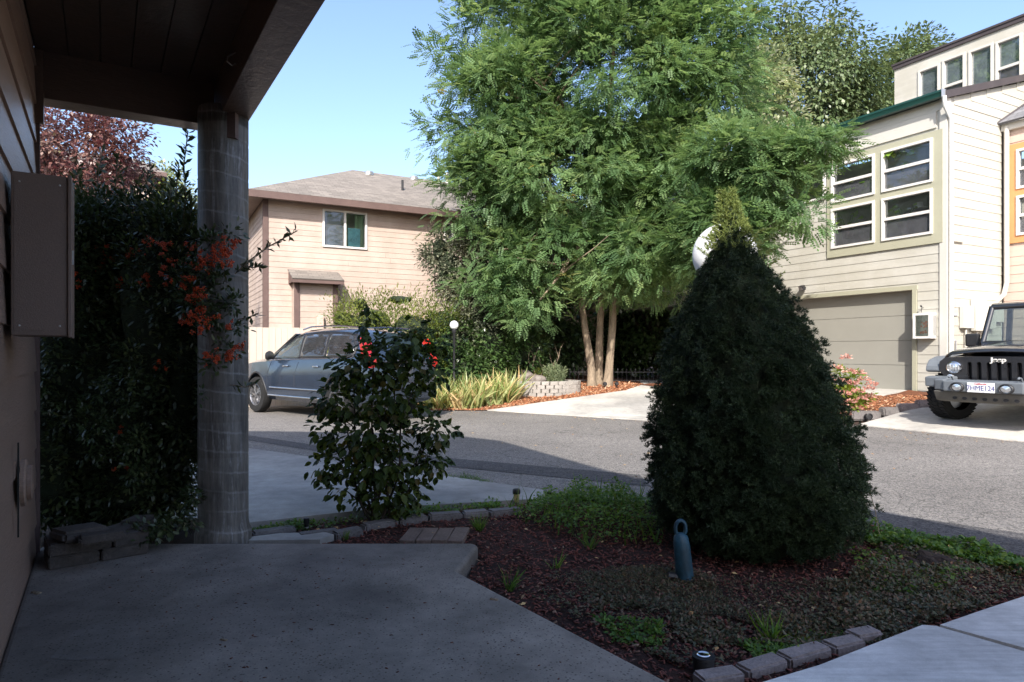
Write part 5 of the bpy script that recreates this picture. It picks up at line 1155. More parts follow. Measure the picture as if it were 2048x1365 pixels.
many('sprigs', *NARROW, np.array(p_), np.array(dd), np.array([0,0,1]) + rnd_dir(len(p_)), .04, M['rosemary'], rm, kind='stuff')
lm = thing('lime_shrublet', 'small bright green plant between the boulders and the rosemary', 'plant', tuple(PC + Vector((-.1, .05, .3))))
o, _ = crown('leaves', [(np.array((0,0,.15)), np.array((.16,.12,.2)))], 14, 20, .08, .05, LEAF, M['hedgeyellow'], lm)
sd = thing('bare_twigs', 'bare branching reddish twigs standing behind the planter', 'twigs', tuple(PC + Vector((-.1, .3, .3))))
m2 = MB()
for k, (x0, x1, z1) in enumerate(((-.1, -.42, 1.0), (-.1, -.25, .75), (.1, .55, .95), (.1, .4, .6), (0.02, .03, .42))):
    a, b_ = limb((x0, 0, 0), (x1, .05, z1), .016, .005, seed=k + 3, wob=.2); m2.tube(a, b_, 5)
    c_, d_ = limb(a[5], a[5] + Vector((.12 if x1 < 0 else -.1, 0, .35)), .008, .003, seed=k); m2.tube(c_, d_, 4)
m2.build('twigs', M['bark'], sd)
# ---- lamp posts
def lamp(label, base, h, R, pr, group='white globe lamps', mesh_=True):
    l_ = thing('globe_lamp', label, 'street lamp', tuple(base), 0, group)
    MB().lathe([(pr*1.8, 0), (pr*1.8, .06), (pr, .1), (pr, h - R*2.0 - .1), (pr*1.6, h - R*2 - .08), (pr*1.9, h - R*2 - .02), (pr*1.9, h - R*1.93)], n=16).build('post', M['black'], l_, smooth=40)
    MB().lathe([(R * math.sin(math.pi * k / 20), h - R - R * math.cos(math.pi * k / 20)) for k in range(0, 21)], n=36).build('globe', M['globe'], l_, smooth=60); return l_
lamp('small white globe lamp on a dark post between the hedge and the irises', (-1.33, 15.4, g(-1.33, 15.4)), zat(642, 15.4) - g(-1.33, 15.4), .10, .028)
pp = at(1449, 510, 5.25); lamp('large white globe lamp half hidden by the tip of the spruce', (pp.x, pp.y, 0), pp.z + .245, .245, .04)
# ---- low iron fence
ifn = thing('iron_edging_fence', 'low black iron picket fence under the trees behind the trunks', 'fence', tuple(gnd(1228, 771)))
a0 = gnd(1140, 769); a1 = gnd(1420, 768); dv = a1 - a0; L_ = dv.length; ifn.location = a0; ifn.rotation_euler = (0, 0, math.atan2(dv.y, dv.x))
pk_ = MB(); pk_.tube([(0,0,0), (0,0,.40)], .008, 5); pk_.lathe([(.012, .38), (.02, .41), (0, .46)], n=5); pme = pk_.mesh('picket', M['black'])
x = 0
while x < L_: link('picket', pme, ifn, (x, 0, -.02)); x += .115
MB().box(0, L_, -.008, .008, .1, .12).box(0, L_, -.008, .008, .32, .34).build('rail', M['black'], ifn)
# spotlights at the trunks
for (u, v, lb) in ((1206, 774, 'small black spotlight at the foot of the left trunks'), (1229, 774, 'small black spotlight at the foot of the right trunk')):
    p = gnd(u, v); p.y -= .35; p.z = g(p.x, p.y); s_ = thing('spotlight', lb, 'spotlight', tuple(p), 0, 'spotlights under the locust'); MB().lathe([(.03,-.06),(.05,-.04),(.05,.05),(.035,.06)], (0, 0, .12), 12, axis='y').build('head', M['black'], s_, smooth=40); MB().tube([(0,0,-.02),(0,0,.1)], .012, 6).build('spike', M['black'], s_)
# ---- pink flowering shrub, edging stones and drain in the garage bed
SBp = gnd(1690, 838)
pk = bush('pink_flowering_shrub', 'lime green shrub covered in dusty pink flower heads beside the garage', 'shrub', [(np.array(at(1690,800,SBp.y+.2)), np.array((.32,.3,.26))), (np.array(at(1690,765,SBp.y+.3)), np.array((.24,.25,.22)))], 46, 34, .16, .085, LEAF, 'pinkleaf', core=.5, droop=.1)
fl_, fd_ = [], []
for (u, v) in ((1693,718),(1672,738),(1700,745),(1718,748),(1655,758),(1680,765),(1705,770),(1728,762),(1740,780),(1715,785),(1690,790),(1665,785),(1655,800),(1680,810),(1700,805),(1722,800),(1745,772),(1670,825),(1690,830),(1715,820),(1650,815),(1738,795)):
    c = at(u, v, SBp.y + random.uniform(-.32, -.08))
    for _ in range(60): q_ = rnd_dir(1)[0]; q_[2] = abs(q_[2]) * .6; fl_.append(np.array(c) + q_ * random.uniform(.03, .11)); fd_.append(q_)
o = many('blossoms', *LEAF, np.array(fl_), np.array(fd_), rnd_dir(len(fl_)), .046, M['pink'], None, kind='stuff'); put(o, pk)
es = [((1700,840),(1758,832),'stone'),((1762,831),(1795,826),'stone'),((1797,824),(1830,818),'brick'),((1832,816),(1872,811),'brick')]
for k, ((u0, v0), (u1, v1), m_) in enumerate(es):
    p0, p1 = onz(u0, v0, .03), onz(u1, v1, .1); p0, p1 = gnd(u0, v0), gnd(u1, v1); dv = p1 - p0; c = (p0 + p1) / 2; c.z = g(c.x, c.y) + .04
    o = stone('edging_block', c, dv.length - .01, .16, .17, math.atan2(dv.y, dv.x), M['edgestone'] if m_ == 'stone' else M['brick'], seed=k + 30, rough=.05)
    tag(o, ['long grey edging block with the drain pipe by the right driveway', 'short grey edging block beside the drain block', 'reddish edging block near the middle of the driveway edge', 'shaded dark red edging block next to the car tyre'][k], 'edging block', 'edging blocks of the garage bed')
p = gnd(1731, 838); p.y -= .11; dr = MB(); dr.lathe([(.055,-.02),(.06,-.03),(.042,-.035),(.04,.08),(.0,.08)], n=20, axis='y'); tag(dr.build('drain_pipe', M['black'], None, smooth=40), 'black round drain pipe mouth in the grey edging block', 'pipe').location = (p.x, p.y, g(p.x, p.y) + .06)
q = [P(8.9,12.5), P(9.6,12.4), P(9.7,13.0), P(8.6,13.1)]
def ground_cover(name, label, cat, poly, n, hmin, hmax, size, tmpl, mat, dens=None, up=1.0, off=0, clump=None):
    sp = sample(poly, n, dens); n = len(sp); h = np.random.uniform(hmin, hmax, n)
    if clump: h *= np.array([.5 + .5 * clump(*p) for p in sp])
    pos = np.array([(x, y, g(x, y) + off) for x, y in sp]); pos[:, 2] += h; d = rnd_dir(n); d[:, 2] = np.abs(d[:, 2]) * up + .1
    o = many(name, *tmpl, pos, d, np.array([0,0,1]) + rnd_dir(n) * .6, size * np.random.uniform(.6, 1.4, n), M[mat], kind='stuff'); return tag(o, label, cat)
ground_cover('low_weeds', 'small green weeds on the wood chips beside the garage', 'weeds', [(p.x, p.y) for p in q], 500, .01, .06, .05, LEAF, 'weed', off=.03)
# ---- near spruce
SX, SY = 1.56, 4.32
spr = thing('dwarf_spruce', 'large dark cone shaped dwarf spruce in the shaded bed, its tip in sunlight', 'conifer', (SX, SY, 0))
PR = [(.02,.42),(.10,.57),(.25,.67),(.42,.695),(.60,.675),(.78,.64),(.95,.59),(1.13,.55),(1.28,.485),(1.42,.42),(1.55,.36),(1.66,.30),(1.76,.235),(1.86,.17),(1.95,.12),(2.03,.075),(2.12,.05),(2.24,.02)]
pz, prr = np.array([a for a, _ in PR]), np.array([b for _, b in PR])
def leanx(z): return -.1 * np.maximum(0, z - .5)
def bumps(a, z): return 1 + .05 * np.sin(3 * a + 2.2 * z) * np.sin(5 * z + a * 2) + .05 * np.sin(7 * a - 9 * z) + .035 * np.sin(13 * a + 17 * z)
nc = 6800; z = np.random.uniform(0.02, 2.2, nc * 3); R_ = np.interp(z, pz, prr); keep = np.random.rand(nc * 3) < (R_ / .725) * .9 + .12; z = z[keep][:nc]; nc = len(z); R_ = np.interp(z, pz, prr)
a = np.random.uniform(0, 2 * np.pi, nc); rr = R_ * bumps(a, z) * np.where(np.random.rand(nc) < .3, np.random.uniform(.74, .85, nc), np.random.uniform(.85, .96, nc)) + (np.random.rand(nc) < .08) * .05; out = np.stack([np.cos(a), np.sin(a), np.full(nc, .45) + (z > 1.9) * .8], 1); out = nrm(out)
ctr = np.stack([leanx(z) + rr * np.cos(a), rr * np.sin(a), z], 1) - out * .03; per = 9; k_ = np.repeat(np.arange(nc), per); d = nrm(rnd_dir(nc * per) + out[k_] * 1.15 + np.array([0,0,.35]))
cs_ = np.random.uniform(.7, 1.25, nc) * np.interp(z, [0, 1.8, 2.2], [1, .8, .45]); pos = ctr[k_] + d * (.018 * cs_[k_])[:, None]; cv = np.random.rand(nc); vv = np.clip(cv[k_] * .6 + np.random.rand(len(k_)) * .4, 0, 1)
many('foliage', *TUFT, pos, d, rnd_dir(len(k_)), .040 * cs_[k_] * np.random.uniform(.8, 1.2, len(k_)), M['spruce'], spr, vv, kind='stuff')
# yellow tufts near the top: sunlight on the tip put into the colour
n2_ = 520; z = np.random.uniform(1.9, 2.27, n2_); a = np.random.uniform(0, 2 * np.pi, n2_); rr = np.interp(z, pz, prr) * np.random.uniform(.8, 1.15, n2_) + .01
pos = np.stack([leanx(z) + rr * np.cos(a), rr * np.sin(a), z], 1); d = np.stack([np.cos(a), np.sin(a), np.full(n2_, 1.5)], 1) + rnd_dir(n2_) * .3
many('sunlit_tip_tufts', *TUFT, pos, d, rnd_dir(n2_), .055, M['sprucetip'], spr, kind='stuff')
side_p, side_d = [], []
for (du, zt_, L_) in ((.22, 1.80, .07), (.19, 1.86, .08), (.17, 1.93, .09), (.15, 2.0, .07), (-.17, 1.87, .07), (-.15, 1.96, .05), (.27, 1.72, .05)):
    s_ = np.sign(du)
    for k in range(int(L_ / .008)): side_p.append((float(leanx(zt_)) + du * .9 + s_ * k * .008, -.02 + random.uniform(-.015, .015), zt_ + k * .006 + random.uniform(-.008, .008))); side_d.append((s_ * 1.0, random.uniform(-.5, .5), .6))
many('side_shoots', *TUFT, np.array(side_p), np.array(side_d), rnd_dir(len(side_p)), .045, M['sprucetip'], spr, kind='stuff')  # side sprigs use the same painted sunlit needle colour
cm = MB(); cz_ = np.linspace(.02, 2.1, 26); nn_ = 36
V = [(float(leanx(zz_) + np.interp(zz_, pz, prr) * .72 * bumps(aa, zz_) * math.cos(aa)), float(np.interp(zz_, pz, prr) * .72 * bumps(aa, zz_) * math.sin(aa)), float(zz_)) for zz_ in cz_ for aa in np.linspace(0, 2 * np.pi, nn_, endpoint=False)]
cm.add(V, [(i*nn_+k, i*nn_+(k+1)%nn_, (i+1)*nn_+(k+1)%nn_, (i+1)*nn_+k) for i in range(25) for k in range(nn_)] + [tuple(range(nn_))[::-1]]); cm.build('shade_core', M['darkcore'], spr)
MB().tube([(0,0,-.05), (0,0,.3), (-.08,0,2.15)], [.05, .045, .008], 8).build('trunk', M['darkbark'], spr)
# ---- firethorn hedge with berries at the porch end
hz = thing('firethorn_hedge', 'dark firethorn hedge with clusters of orange red berries beside the column', 'hedge', (-2.9, 4.9, 0))
HE = [ell(*q_) for q_ in [(240,820,4.75,190,300,.3),(150,640,4.7,100,240,.3),(330,640,4.65,105,220,.28),(220,520,4.9,150,120,.3),(110,900,4.6,60,200,.2),(380,520,4.7,60,90,.25),(290,960,4.7,110,90,.25),(390,760,4.6,60,180,.22),(200,450,5.1,110,50,.25),(350,460,4.9,60,60,.22)]]
o, _ = crown('foliage', HE, 1400, 36, .12, .042, OVAL, M['pyra'], None, flat=1, droop=0, inner=.6, jit=.6, upj=.6, zmin=.02); put(o, hz)
cm = MB(); lumps(cm, HE, .86); put(cm.build('shade_core', M['darkcore'], kind='stuff'), hz)
HE2 = [ell(*q_) for q_ in [(430,500,4.12,50,46,.1),(455,470,4.1,26,28,.08),(400,600,4.15,60,60,.1),(420,560,4.1,40,40,.08),(440,700,4.12,40,40,.08),(470,610,4.1,20,20,.05),(370,560,4.2,50,60,.1),(400,780,4.2,26,50,.06),(470,650,4.08,20,16,.04),(340,1040,4.0,44,26,.1),(300,1060,4.0,36,20,.1),(375,1000,4.1,20,60,.08),(250,760,4.3,60,60,.1),(280,900,4.3,60,60,.1),(180,860,4.3,50,50,.1)]]
o, _ = crown('front_sprays', HE2, 150, 26, .06, .036, OVAL, M['pyra'], None, flat=1, droop=0, inner=.1, jit=.6, upj=.6); put(o, hz)
# sprays sticking out: towards the sky beside the column, and past the column to the right
def spray(pts_, n, size, wd=.004):
    a, b_ = [], []; m2 = MB(); m2.tube(pts_, wd, 5); o1 = put(m2.build('twig', M['bark']), hz); pos, dirs = [], []
    for i in range(n):
        k = i / n * (len(pts_) - 1); j = int(k); p = Vector(pts_[j]).lerp(Vector(pts_[j+1]), k - j); t_ = (Vector(pts_[j+1]) - Vector(pts_[j])).normalized()
        pos.append(tuple(p)); q_ = Vector(rnd_dir(1)[0]); dirs.append(tuple((t_ * .8 + q_)))
    put(many('twig_leaves', *NARROW, np.array(pos), np.array(dirs), rnd_dir(n), np.random.uniform(.7, 1.3, n) * size, M['pyra'], None, kind='stuff'), hz)
spray([at(362,470,4.6), at(372,400,4.6), at(368,330,4.6), at(376,262,4.6)], 80, .07); spray([at(350,440,4.6), at(352,380,4.6), at(358,330,4.6)], 40, .065)
spray([at(470,548,4.1), at(500,520,4.1), at(540,492,4.1), at(594,462,4.1)], 56, .048); spray([at(480,530,4.1), at(505,536,4.1), at(526,532,4.1)], 26, .045)
spray([at(470,640,4.1), at(495,636,4.1), at(515,628,4.1)], 12, .06); spray([at(460,770,4.1), at(490,775,4.1), at(510,768,4.1)], 12, .05); spray([at(300,430,4.9), at(290,390,4.9), at(296,345,4.9)], 34, .06)
spray([at(200,430,5), at(195,360,5), at(205,300,5)], 50, .07); spray([at(240,450,5), at(250,390,5), at(240,340,5)], 40, .06); spray([at(150,430,5), at(140,380,5), at(160,330,5)], 40, .06)
for u_, v_, du_, h_, Y_ in ((170,440,-14,90,4.9),(225,430,12,120,4.95),(265,435,18,80,4.9),(310,440,-10,105,4.9),(335,430,8,70,4.8),(385,455,-6,60,4.6),(120,430,8,80,5),(290,470,30,50,4.6)):
    spray([at(u_, v_, Y_), at(u_ + du_ * .5, v_ - h_ * .5, Y_), at(u_ + du_, v_ - h_, Y_)], 34, .06)
cl = [(270,505,26,18,4.5,.7),(215,530,24,20,4.6,.6),(180,580,16,26,4.6,.5),(290,560,20,18,4.4,.7),(245,560,16,22,4.5,.5),(440,498,34,26,4.05,1),(455,520,24,22,4.03,1),(465,485,16,16,4.03,1),(405,520,26,22,4.08,1),(385,497,18,14,4.1,1),(330,490,26,20,4.3,.7),(295,483,16,14,4.35,.6),(345,522,24,16,4.3,.7),(330,552,20,16,4.28,.8),(372,575,30,22,4.1,.9),(410,530,24,20,4.05,1),(400,600,26,24,4.05,1),(402,632,30,28,4.03,1),(405,655,26,18,4.03,1),(365,640,18,12,4.12,.8),(425,715,28,18,4.02,1.2),(455,710,24,16,4.02,1.2),(475,695,14,14,4.02,1.2),(380,560,18,14,4.1,1),(235,938,18,10,4.4,.4),(160,560,20,26,4.5,.3),(315,740,20,14,4.35,.4),(235,860,14,10,4.4,.4),(460,655,16,14,4.02,1),(210,500,26,20,4.6,.3),(250,600,14,24,4.5,.3)]
ico = bmesh.new(); bmesh.ops.create_icosphere(ico, subdivisions=1, radius=1); IVt = [tuple(v.co) for v in ico.verts]; IFt = [tuple(v.index for v in f.verts) for f in ico.faces]; ico.free()
for (u, v, ru, rv, Y, kk) in cl:
    nbr = int(170 * kk * (ru * rv) / 600) + 14; c = np.array(at(u, v, Y)); ns_ = max(2, nbr // 13); sc_ = rnd_dir(ns_) * np.random.uniform(.2, 1.15, (ns_, 1)); kk_ = np.random.randint(0, ns_, nbr); q_ = sc_[kk_] * np.array([ru / F * Y, .04, rv / F * Y]); pos = c + q_ + rnd_dir(nbr) * np.random.uniform(.004, .019, (nbr, 1))
    put(many('berry_cluster', IVt, IFt, pos, rnd_dir(nbr), rnd_dir(nbr), np.random.uniform(.0036, .0055, nbr), M['berry'], None, kind='stuff'), hz)
# ---- broad leaved shrub
BX, BY = -.96, 4.95
sh = thing('broad_leaved_shrub', 'dark shrub with big toothed leaves in front of the driveway, near the column', 'shrub', (BX, BY, 0))
SE = [ell(*q_) for q_ in [(738,620,4.95,18,26,.06),(735,660,4.95,22,30,.08),(815,690,4.95,70,42,.25),(700,740,4.95,46,40,.2),(840,740,4.95,66,50,.28),(750,730,4.95,66,60,.25),(670,800,4.95,44,44,.2),(770,800,4.95,100,55,.3),(650,860,4.95,34,50,.16),(740,870,4.95,90,50,.3),(860,860,4.95,44,40,.2),(650,930,4.95,36,34,.15),(760,930,4.95,110,45,.3),(860,920,4.95,40,36,.2),(690,980,4.95,44,34,.16),(770,990,4.95,80,40,.25),(826,970,4.95,30,26,.12),(897,862,4.95,22,12,.06),(800,1020,4.95,40,18,.12),(830,660,4.95,40,22,.12),(880,690,4.95,26,24,.1)]]
n = 2500; cc, cd_ = in_ells(SE, n, .05); d = cd_ * .8 + rnd_dir(n) * .5; d[:, 2] -= .45; up = np.array([0,-.3,1.0]) + rnd_dir(n) * .55 + cd_ * .4
szs = np.random.uniform(.045, .08, n); order = np.argsort(cc[:, 1])     # nearest to the camera first
big = order[:300]; rest = order[300:]
lv = [onemesh('leaf', BROAD[0], BROAD[1], M['shrub'], v) for v in (.05, .2, .35, .5, .6, .7, .85, .95, .99)]
def rotm(dv, upv):
    y = Vector(dv).normalized(); x = y.cross(Vector(upv)).normalized(); z = x.cross(y); return Matrix((x, y, z)).transposed()
for i in big:
    o = link('leaf', random.choice(lv), sh); o.location = Vector(cc[i]) - sh.location; o.rotation_euler = rotm(d[i], up[i]).to_euler(); o.scale = (szs[i],) * 3
o = many('foliage', *[np.array(BROAD[0])], [(0,1,8),(1,2,8),(2,9,8),(2,3,9),(3,4,9),(4,5,9),(5,6,9),(6,9,8),(6,7,8),(7,0,8)], cc[rest], d[rest], up[rest], szs[rest], M['shrub'], None, kind='stuff'); put(o, sh)
for k in range(11):
    tgt = Vector(SE[[2,3,4,6,7,8,10,12,1,14,16][k]][0]); b0 = Vector((BX + random.uniform(-.09, .09), BY + random.uniform(-.05, .05), -.02)); a, b_ = limb(b0, tgt, .011, .004, seed=k, wob=.12); m2 = MB(); m2.tube(a, b_, 6)
    for j in range(4):
        s0 = a[3 + j]; c_, d_ = limb(s0, s0 + Vector((random.uniform(-.2, .2), random.uniform(-.1, .1), random.uniform(.05, .25))), .005, .002, seed=k * 7 + j); m2.tube(c_, d_, 4)
    put(m2.build('stem', M['darkbark']), sh)
# ================================================================ GARDEN DETAILS
CLOV = ([(0,0,0),(.35,.3,.05),(.1,.75,0),(-.35,.3,.05)], [(0,1,2,3)])
def hill(x, y): return .5 + .5 * math.sin(x * 3.1 + 1) * math.cos(y * 2.3)
wp = [(-.12,5.35),(.3,5.7),(.9,5.75),(1.25,5.5),(1.2,4.9),(.95,4.3),(.5,4.35),(.15,4.7)]
def wcl(x, y): e = ((x - .62) / .62) ** 2 + ((y - 5.0) / .72) ** 2; return max(0, 1.0 - e)
sp = sample(wp, 5200, lambda p: .15 + wcl(*p)); n = len(sp); hmax = np.array([.04 + .24 * wcl(*p) for p in sp]); hmax *= np.array([.7 + .5 * abs(math.sin(x * 11 + 2) * math.cos(y * 9)) for x, y in sp]); h = hmax * np.random.uniform(.15, 1, n) ** .6
pos = np.array([(x, y, 0) for x, y in sp]); pos[:, 2] = h; d = rnd_dir(n); d[:, 2] = np.abs(d[:, 2]) * .5
wd = thing('weed_patch', 'bright green clover like weeds growing left of the dwarf spruce', 'weeds', (.62, 5, 0))
put(many('leaves', *CLOV, pos, d, np.array([0,0,1]) + rnd_dir(n) * .5, np.random.uniform(.018, .04, n), M['weed'], None, kind='stuff'), wd)
BL = ([(-.03,0,0),(.03,0,0),(.022,.5,-.04),(-.022,.5,-.04),(0,1,-.22),(0,1,-.22)], [(0,1,2,3),(3,2,4,5)])
pos = np.array([(x, y, .0) for x, y in sample(wp, 160)]); d = rnd_dir(len(pos)); d[:, 2] = 1.6
put(many('grass_blades', *BL, pos, d, rnd_dir(len(pos)), np.random.uniform(.1, .26, len(pos)), M['weed'], None, kind='stuff'), wd)
def cover(label, poly, n, hmax, size, tmpl, mat, name='ground_cover', dens=None, cat='ground cover', seedf=None):
    sp = sample(poly, n, dens); n = len(sp); k_ = np.array([.35 + .65 * abs(math.sin(x * 7 + 3) * math.cos(y * 6)) for x, y in sp])
    pos = np.array([(x, y, g(x, y)) for x, y in sp]); pos[:, 2] += hmax * k_ * np.random.rand(n) ** .7; d = rnd_dir(n); d[:, 2] = np.abs(d[:, 2]) * .5
    return tag(many(name, *tmpl, pos, d, np.array([0,0,1]) + rnd_dir(n) * .5, size * np.random.uniform(.6, 1.4, n), M[mat], kind='stuff'), label, cat)
def w(L): return [(p.x, p.y) for p in (onz(u, v, 0) for u, v in L)]
clum = lambda p: .25 + .75 * (math.sin(p[0] * 5 + 1) * math.cos(p[1] * 4.4 + .5) > -.1)
cover('low dull green creeping mat in front of the spruce', w([(1090,1160),(1350,1130),(1420,1165),(1700,1170),(1760,1210),(1700,1265),(1600,1290),(1450,1240),(1300,1230),(1160,1190)]), 16000, .045, .018, NARROW, 'mat', dens=clum)
cover('green and rust coloured creeping plants spilling over the sidewalk edge', w([(1560,1215),(1700,1160),(1760,1100),(1900,1120),(2100,1165),(2040,1195),(1900,1240),(1860,1262),(1760,1290),(1640,1310),(1500,1290)]), 16000, .06, .021, LEAF, 'mat', dens=clum)
cover('leafy green weeds along the road edge right of the spruce', w([(1700,1045),(1800,1065),(1900,1090),(2048,1130),(2150,1160),(2100,1175),(1950,1130),(1850,1110),(1740,1095)]), 3600, .09, .038, CLOV, 'weed', dens=clum, cat='weeds', name='weeds')
cover('mixed weeds around the bare soil patch right of the spruce', w([(1700,1110),(1800,1095),(1900,1120),(1960,1150),(1860,1200),(1740,1190)]), 1500, .05, .028, CLOV, 'weed', dens=lambda p: .35, cat='weeds', name='weeds')
cover('green weeds under the broad leaved shrub', w([(500,1062),(640,1045),(760,1030),(900,1010),(1000,1004),(1000,1022),(880,1030),(760,1042),(640,1062),(520,1076)]), 2600, .05, .026, LEAF, 'weed', dens=clum, cat='weeds', name='weeds')
cover('thin grass along the road edge at the tip of the driveway', w([(890,955),(940,952),(985,968),(975,974),(900,962)]), 500, .03, .06, BL, 'weed', cat='grass', name='grass')
cover('small weeds at the lower right of the bed by the edging bricks', w([(1480,1290),(1560,1275),(1700,1270),(1640,1310),(1520,1330)]), 1500, .035, .022, LEAF, 'weed', cat='weeds', name='weeds', dens=lambda p: .5)
cover('scattered low green sprigs over the front of the shaded bed', w([(1010,1170),(1300,1210),(1600,1290),(1450,1340),(1380,1345),(1250,1290),(1100,1215)]), 3200, .035, .02, LEAF, 'mat', dens=lambda p: .1 + .9 * (math.sin(p[0] * 9) * math.cos(p[1] * 8 + 1) > .2))
cover('small leafy weeds in front of the garden lights', w([(1190,1240),(1320,1255),(1330,1300),(1230,1290)]), 500, .05, .026, LEAF, 'weed', cat='weeds', name='weeds')
# grass tufts
tl = [((958,1062),.14,60,'pale grass tuft beside the brown paver slab'),((1180,1100),.16,26,'thin grass tuft at the front of the weed patch'),((1112,1140),.12,14,'small grass sprout in the middle of the bark chips'),((1020,1182),.16,24,'grass tuft near the corner of the porch slab'),((1540,1285),.17,30,'broad bladed grass tuft near the edging bricks'),((1300,1270),.11,20,'small weed tuft in the bark chips near the porch edge'),((690,1080),.08,30,'dry grass tuft on the mulch by the porch edge')]
for (u, v), h, n, lb in tl:
    p = onz(u, v, 0); e = thing('grass_tuft', lb, 'grass', tuple(p), 0, 'grass tufts in the bed'); d = rnd_dir(n); d[:, 2] = 1.1; b0 = rnd_dir(n) * .02; b0[:, 2] = 0
    many('blades', *BL, b0, d, rnd_dir(n), np.random.uniform(.5, 1.1, n) * h, M['weed'], e, kind='stuff')
# fallen leaves and pale chips
lp = sample(bedR, 130); pos = np.array([(x, y, .02 + random.uniform(0, .015)) for x, y in lp]); d = rnd_dir(len(pos)); d[:, 2] *= .2
tag(many('leaf_litter', *LEAF, pos, d, np.array([0,0,1]) + rnd_dir(len(pos)) * .4, .035, M['litter'], kind='stuff'), 'pale fallen leaves scattered over the shaded bed', 'fallen leaves')
lp = sample([tuple(q_) for q_ in [(-.5,14.3),(2.4,12.2),(4.3,10.9),(6,11.3),(5.8,12),(7.2,9.2),(7.0,9.0),(3,6.2),(1.5,6.3),(-2,11),(-2,14)]], 240, lambda p: .15 + .85 * (abs(.577*p[0]+.816*p[1]-11.3) < .35 or abs(p[0]*.882+p[1]*.471-10.45) < .3))
pos = np.array([(x, y, g(x, y) + .016) for x, y in lp]); d = rnd_dir(len(pos)); d[:, 2] *= .05
tag(many('road_litter', *LEAF, pos, d, np.array([0,0,1]) + rnd_dir(len(pos)) * .3, .045, M['litter'], kind='stuff'), 'small dry yellow leaves scattered along the road edges', 'fallen leaves')
lp = sample([(-2.5,3.9),(-.4,3.9),(-.5,3.5),(.3,2.4),(-.9,2.0)], 300); pos = np.array([(x, y, .0815) for x, y in lp]); d = rnd_dir(len(pos)); d[:, 2] *= .05
tag(many('porch_debris', *CHIP, pos, d, np.array([0,0,1]) + rnd_dir(len(pos)) * .1, np.random.uniform(.004, .014, len(pos)), M['redchip'], kind='stuff'), 'tiny specks of debris scattered on the porch slab', 'debris')
for (u, v, s_, lb) in ((988,1200,.04,'red bark chip lying on the porch slab near its edge'),(72,1187,.05,'brown dried leaf on the slab near the wall'),(447,1281,.03,'small tan leaf curl on the porch slab'),(506,1097,.018,'dark pebble on the slab near the column')):
    p = onz(u, v, .08); m2 = MB(); m2.add([(x * s_ * 1.2 - 0, (y - .5) * s_, z * s_) for x, y, z in CHIP[0]], CHIP[1]); me = m2.mesh('debris_piece', M['bark']); o = tag(link('debris_piece', me, None, tuple(p + Vector((0,0,.001)))), lb, 'debris', 'debris pieces on the slab'); o.rotation_euler = (.1, 0, 1.3)
# ---- edging stones between bed and driveway, sidewalk bricks, wooden-looking pavers
st_ = [((505,1078),(590,1066)),((596,1082),(676,1071)),((668,1078),(722,1068)),((725,1062),(792,1050)),((797,1050),(852,1042)),((858,1041),(922,1036)),((926,1036),(975,1032)),((978,1034),(1040,1026))]
for k, ((u0, v0), (u1, v1)) in enumerate(st_):
    p0, p1 = onz(u0, v0, 0), onz(u1, v1, 0); dv = p1 - p0; c = (p0 + p1) / 2; c.z = .006
    o = stone('edging_stone', c, dv.length, .10, .085, math.atan2(dv.y, dv.x), M['edgestone'], seed=k + 50, rough=.05)
    tag(o, ['long white grey edging stone right beside the column foot', 'thin edging stone second from the column', 'edging stone third from the column', 'edging stone left of the shrub stems', 'edging stone at the foot of the shrub', 'rounded edging stone behind the pavers', 'short pale edging stone right behind the pavers', 'last pale edging stone, next to the weeds'][k], 'edging stone', 'edging stones beside the driveway')
bk = [((1396,1362),(1478,1348)),((1484,1345),(1560,1322)),((1566,1320),(1648,1298)),((1656,1298),(1716,1283)),((1702,1276),(1752,1266))]
for k, ((u0, v0), (u1, v1)) in enumerate(bk):
    p0, p1 = onz(u0, v0, .02), onz(u1, v1, .02); dv = p1 - p0; c = (p0 + p1) / 2 + Vector((0, .0, .0)); c.z = -.008
    o = stone('edging_brick', c, dv.length, .085, .10, math.atan2(dv.y, dv.x), M['brick'], seed=k + 80, rough=.03)
    tag(o, ['edging brick nearest the black path light', 'second edging brick from the black path light', 'third edging brick along the sidewalk', 'fourth edging brick, half under chips', 'last and farthest edging brick by the creeping plants'][k], 'brick', 'edging bricks along the sidewalk')
pv0, pv1 = onz(800,1086,.02), onz(930,1086,.02); pv2 = onz(818,1060,.02); wv = (pv1.x - pv0.x) / 4; dpt = pv2.y - pv0.y
mp_ = pm('brown_paver', (.2,.15,.125), .9, .2, 6, .6, 60, world=True, fine=.2)
for k in range(4):
    b_ = MB(); b_.box(-wv/2 + .003, wv/2 - .003, -dpt/2, dpt/2, -.02, .026); me = b_.mesh('paver', mp_)
    o = link('paver', me, None, (pv0.x + wv * (k + .5) + .0, pv0.y + dpt/2, .01), bevel=.004); o.rotation_euler = (random.uniform(-.02,.02), 0, random.uniform(-.02,.02) - .06)
    tag(o, ['leftmost of the four brown pavers by the porch edge', 'second from the left of the four brown pavers', 'third from the left of the four brown pavers', 'rightmost of the four brown pavers, beside the grass tuft'][k], 'paver', 'brown pavers by the porch')
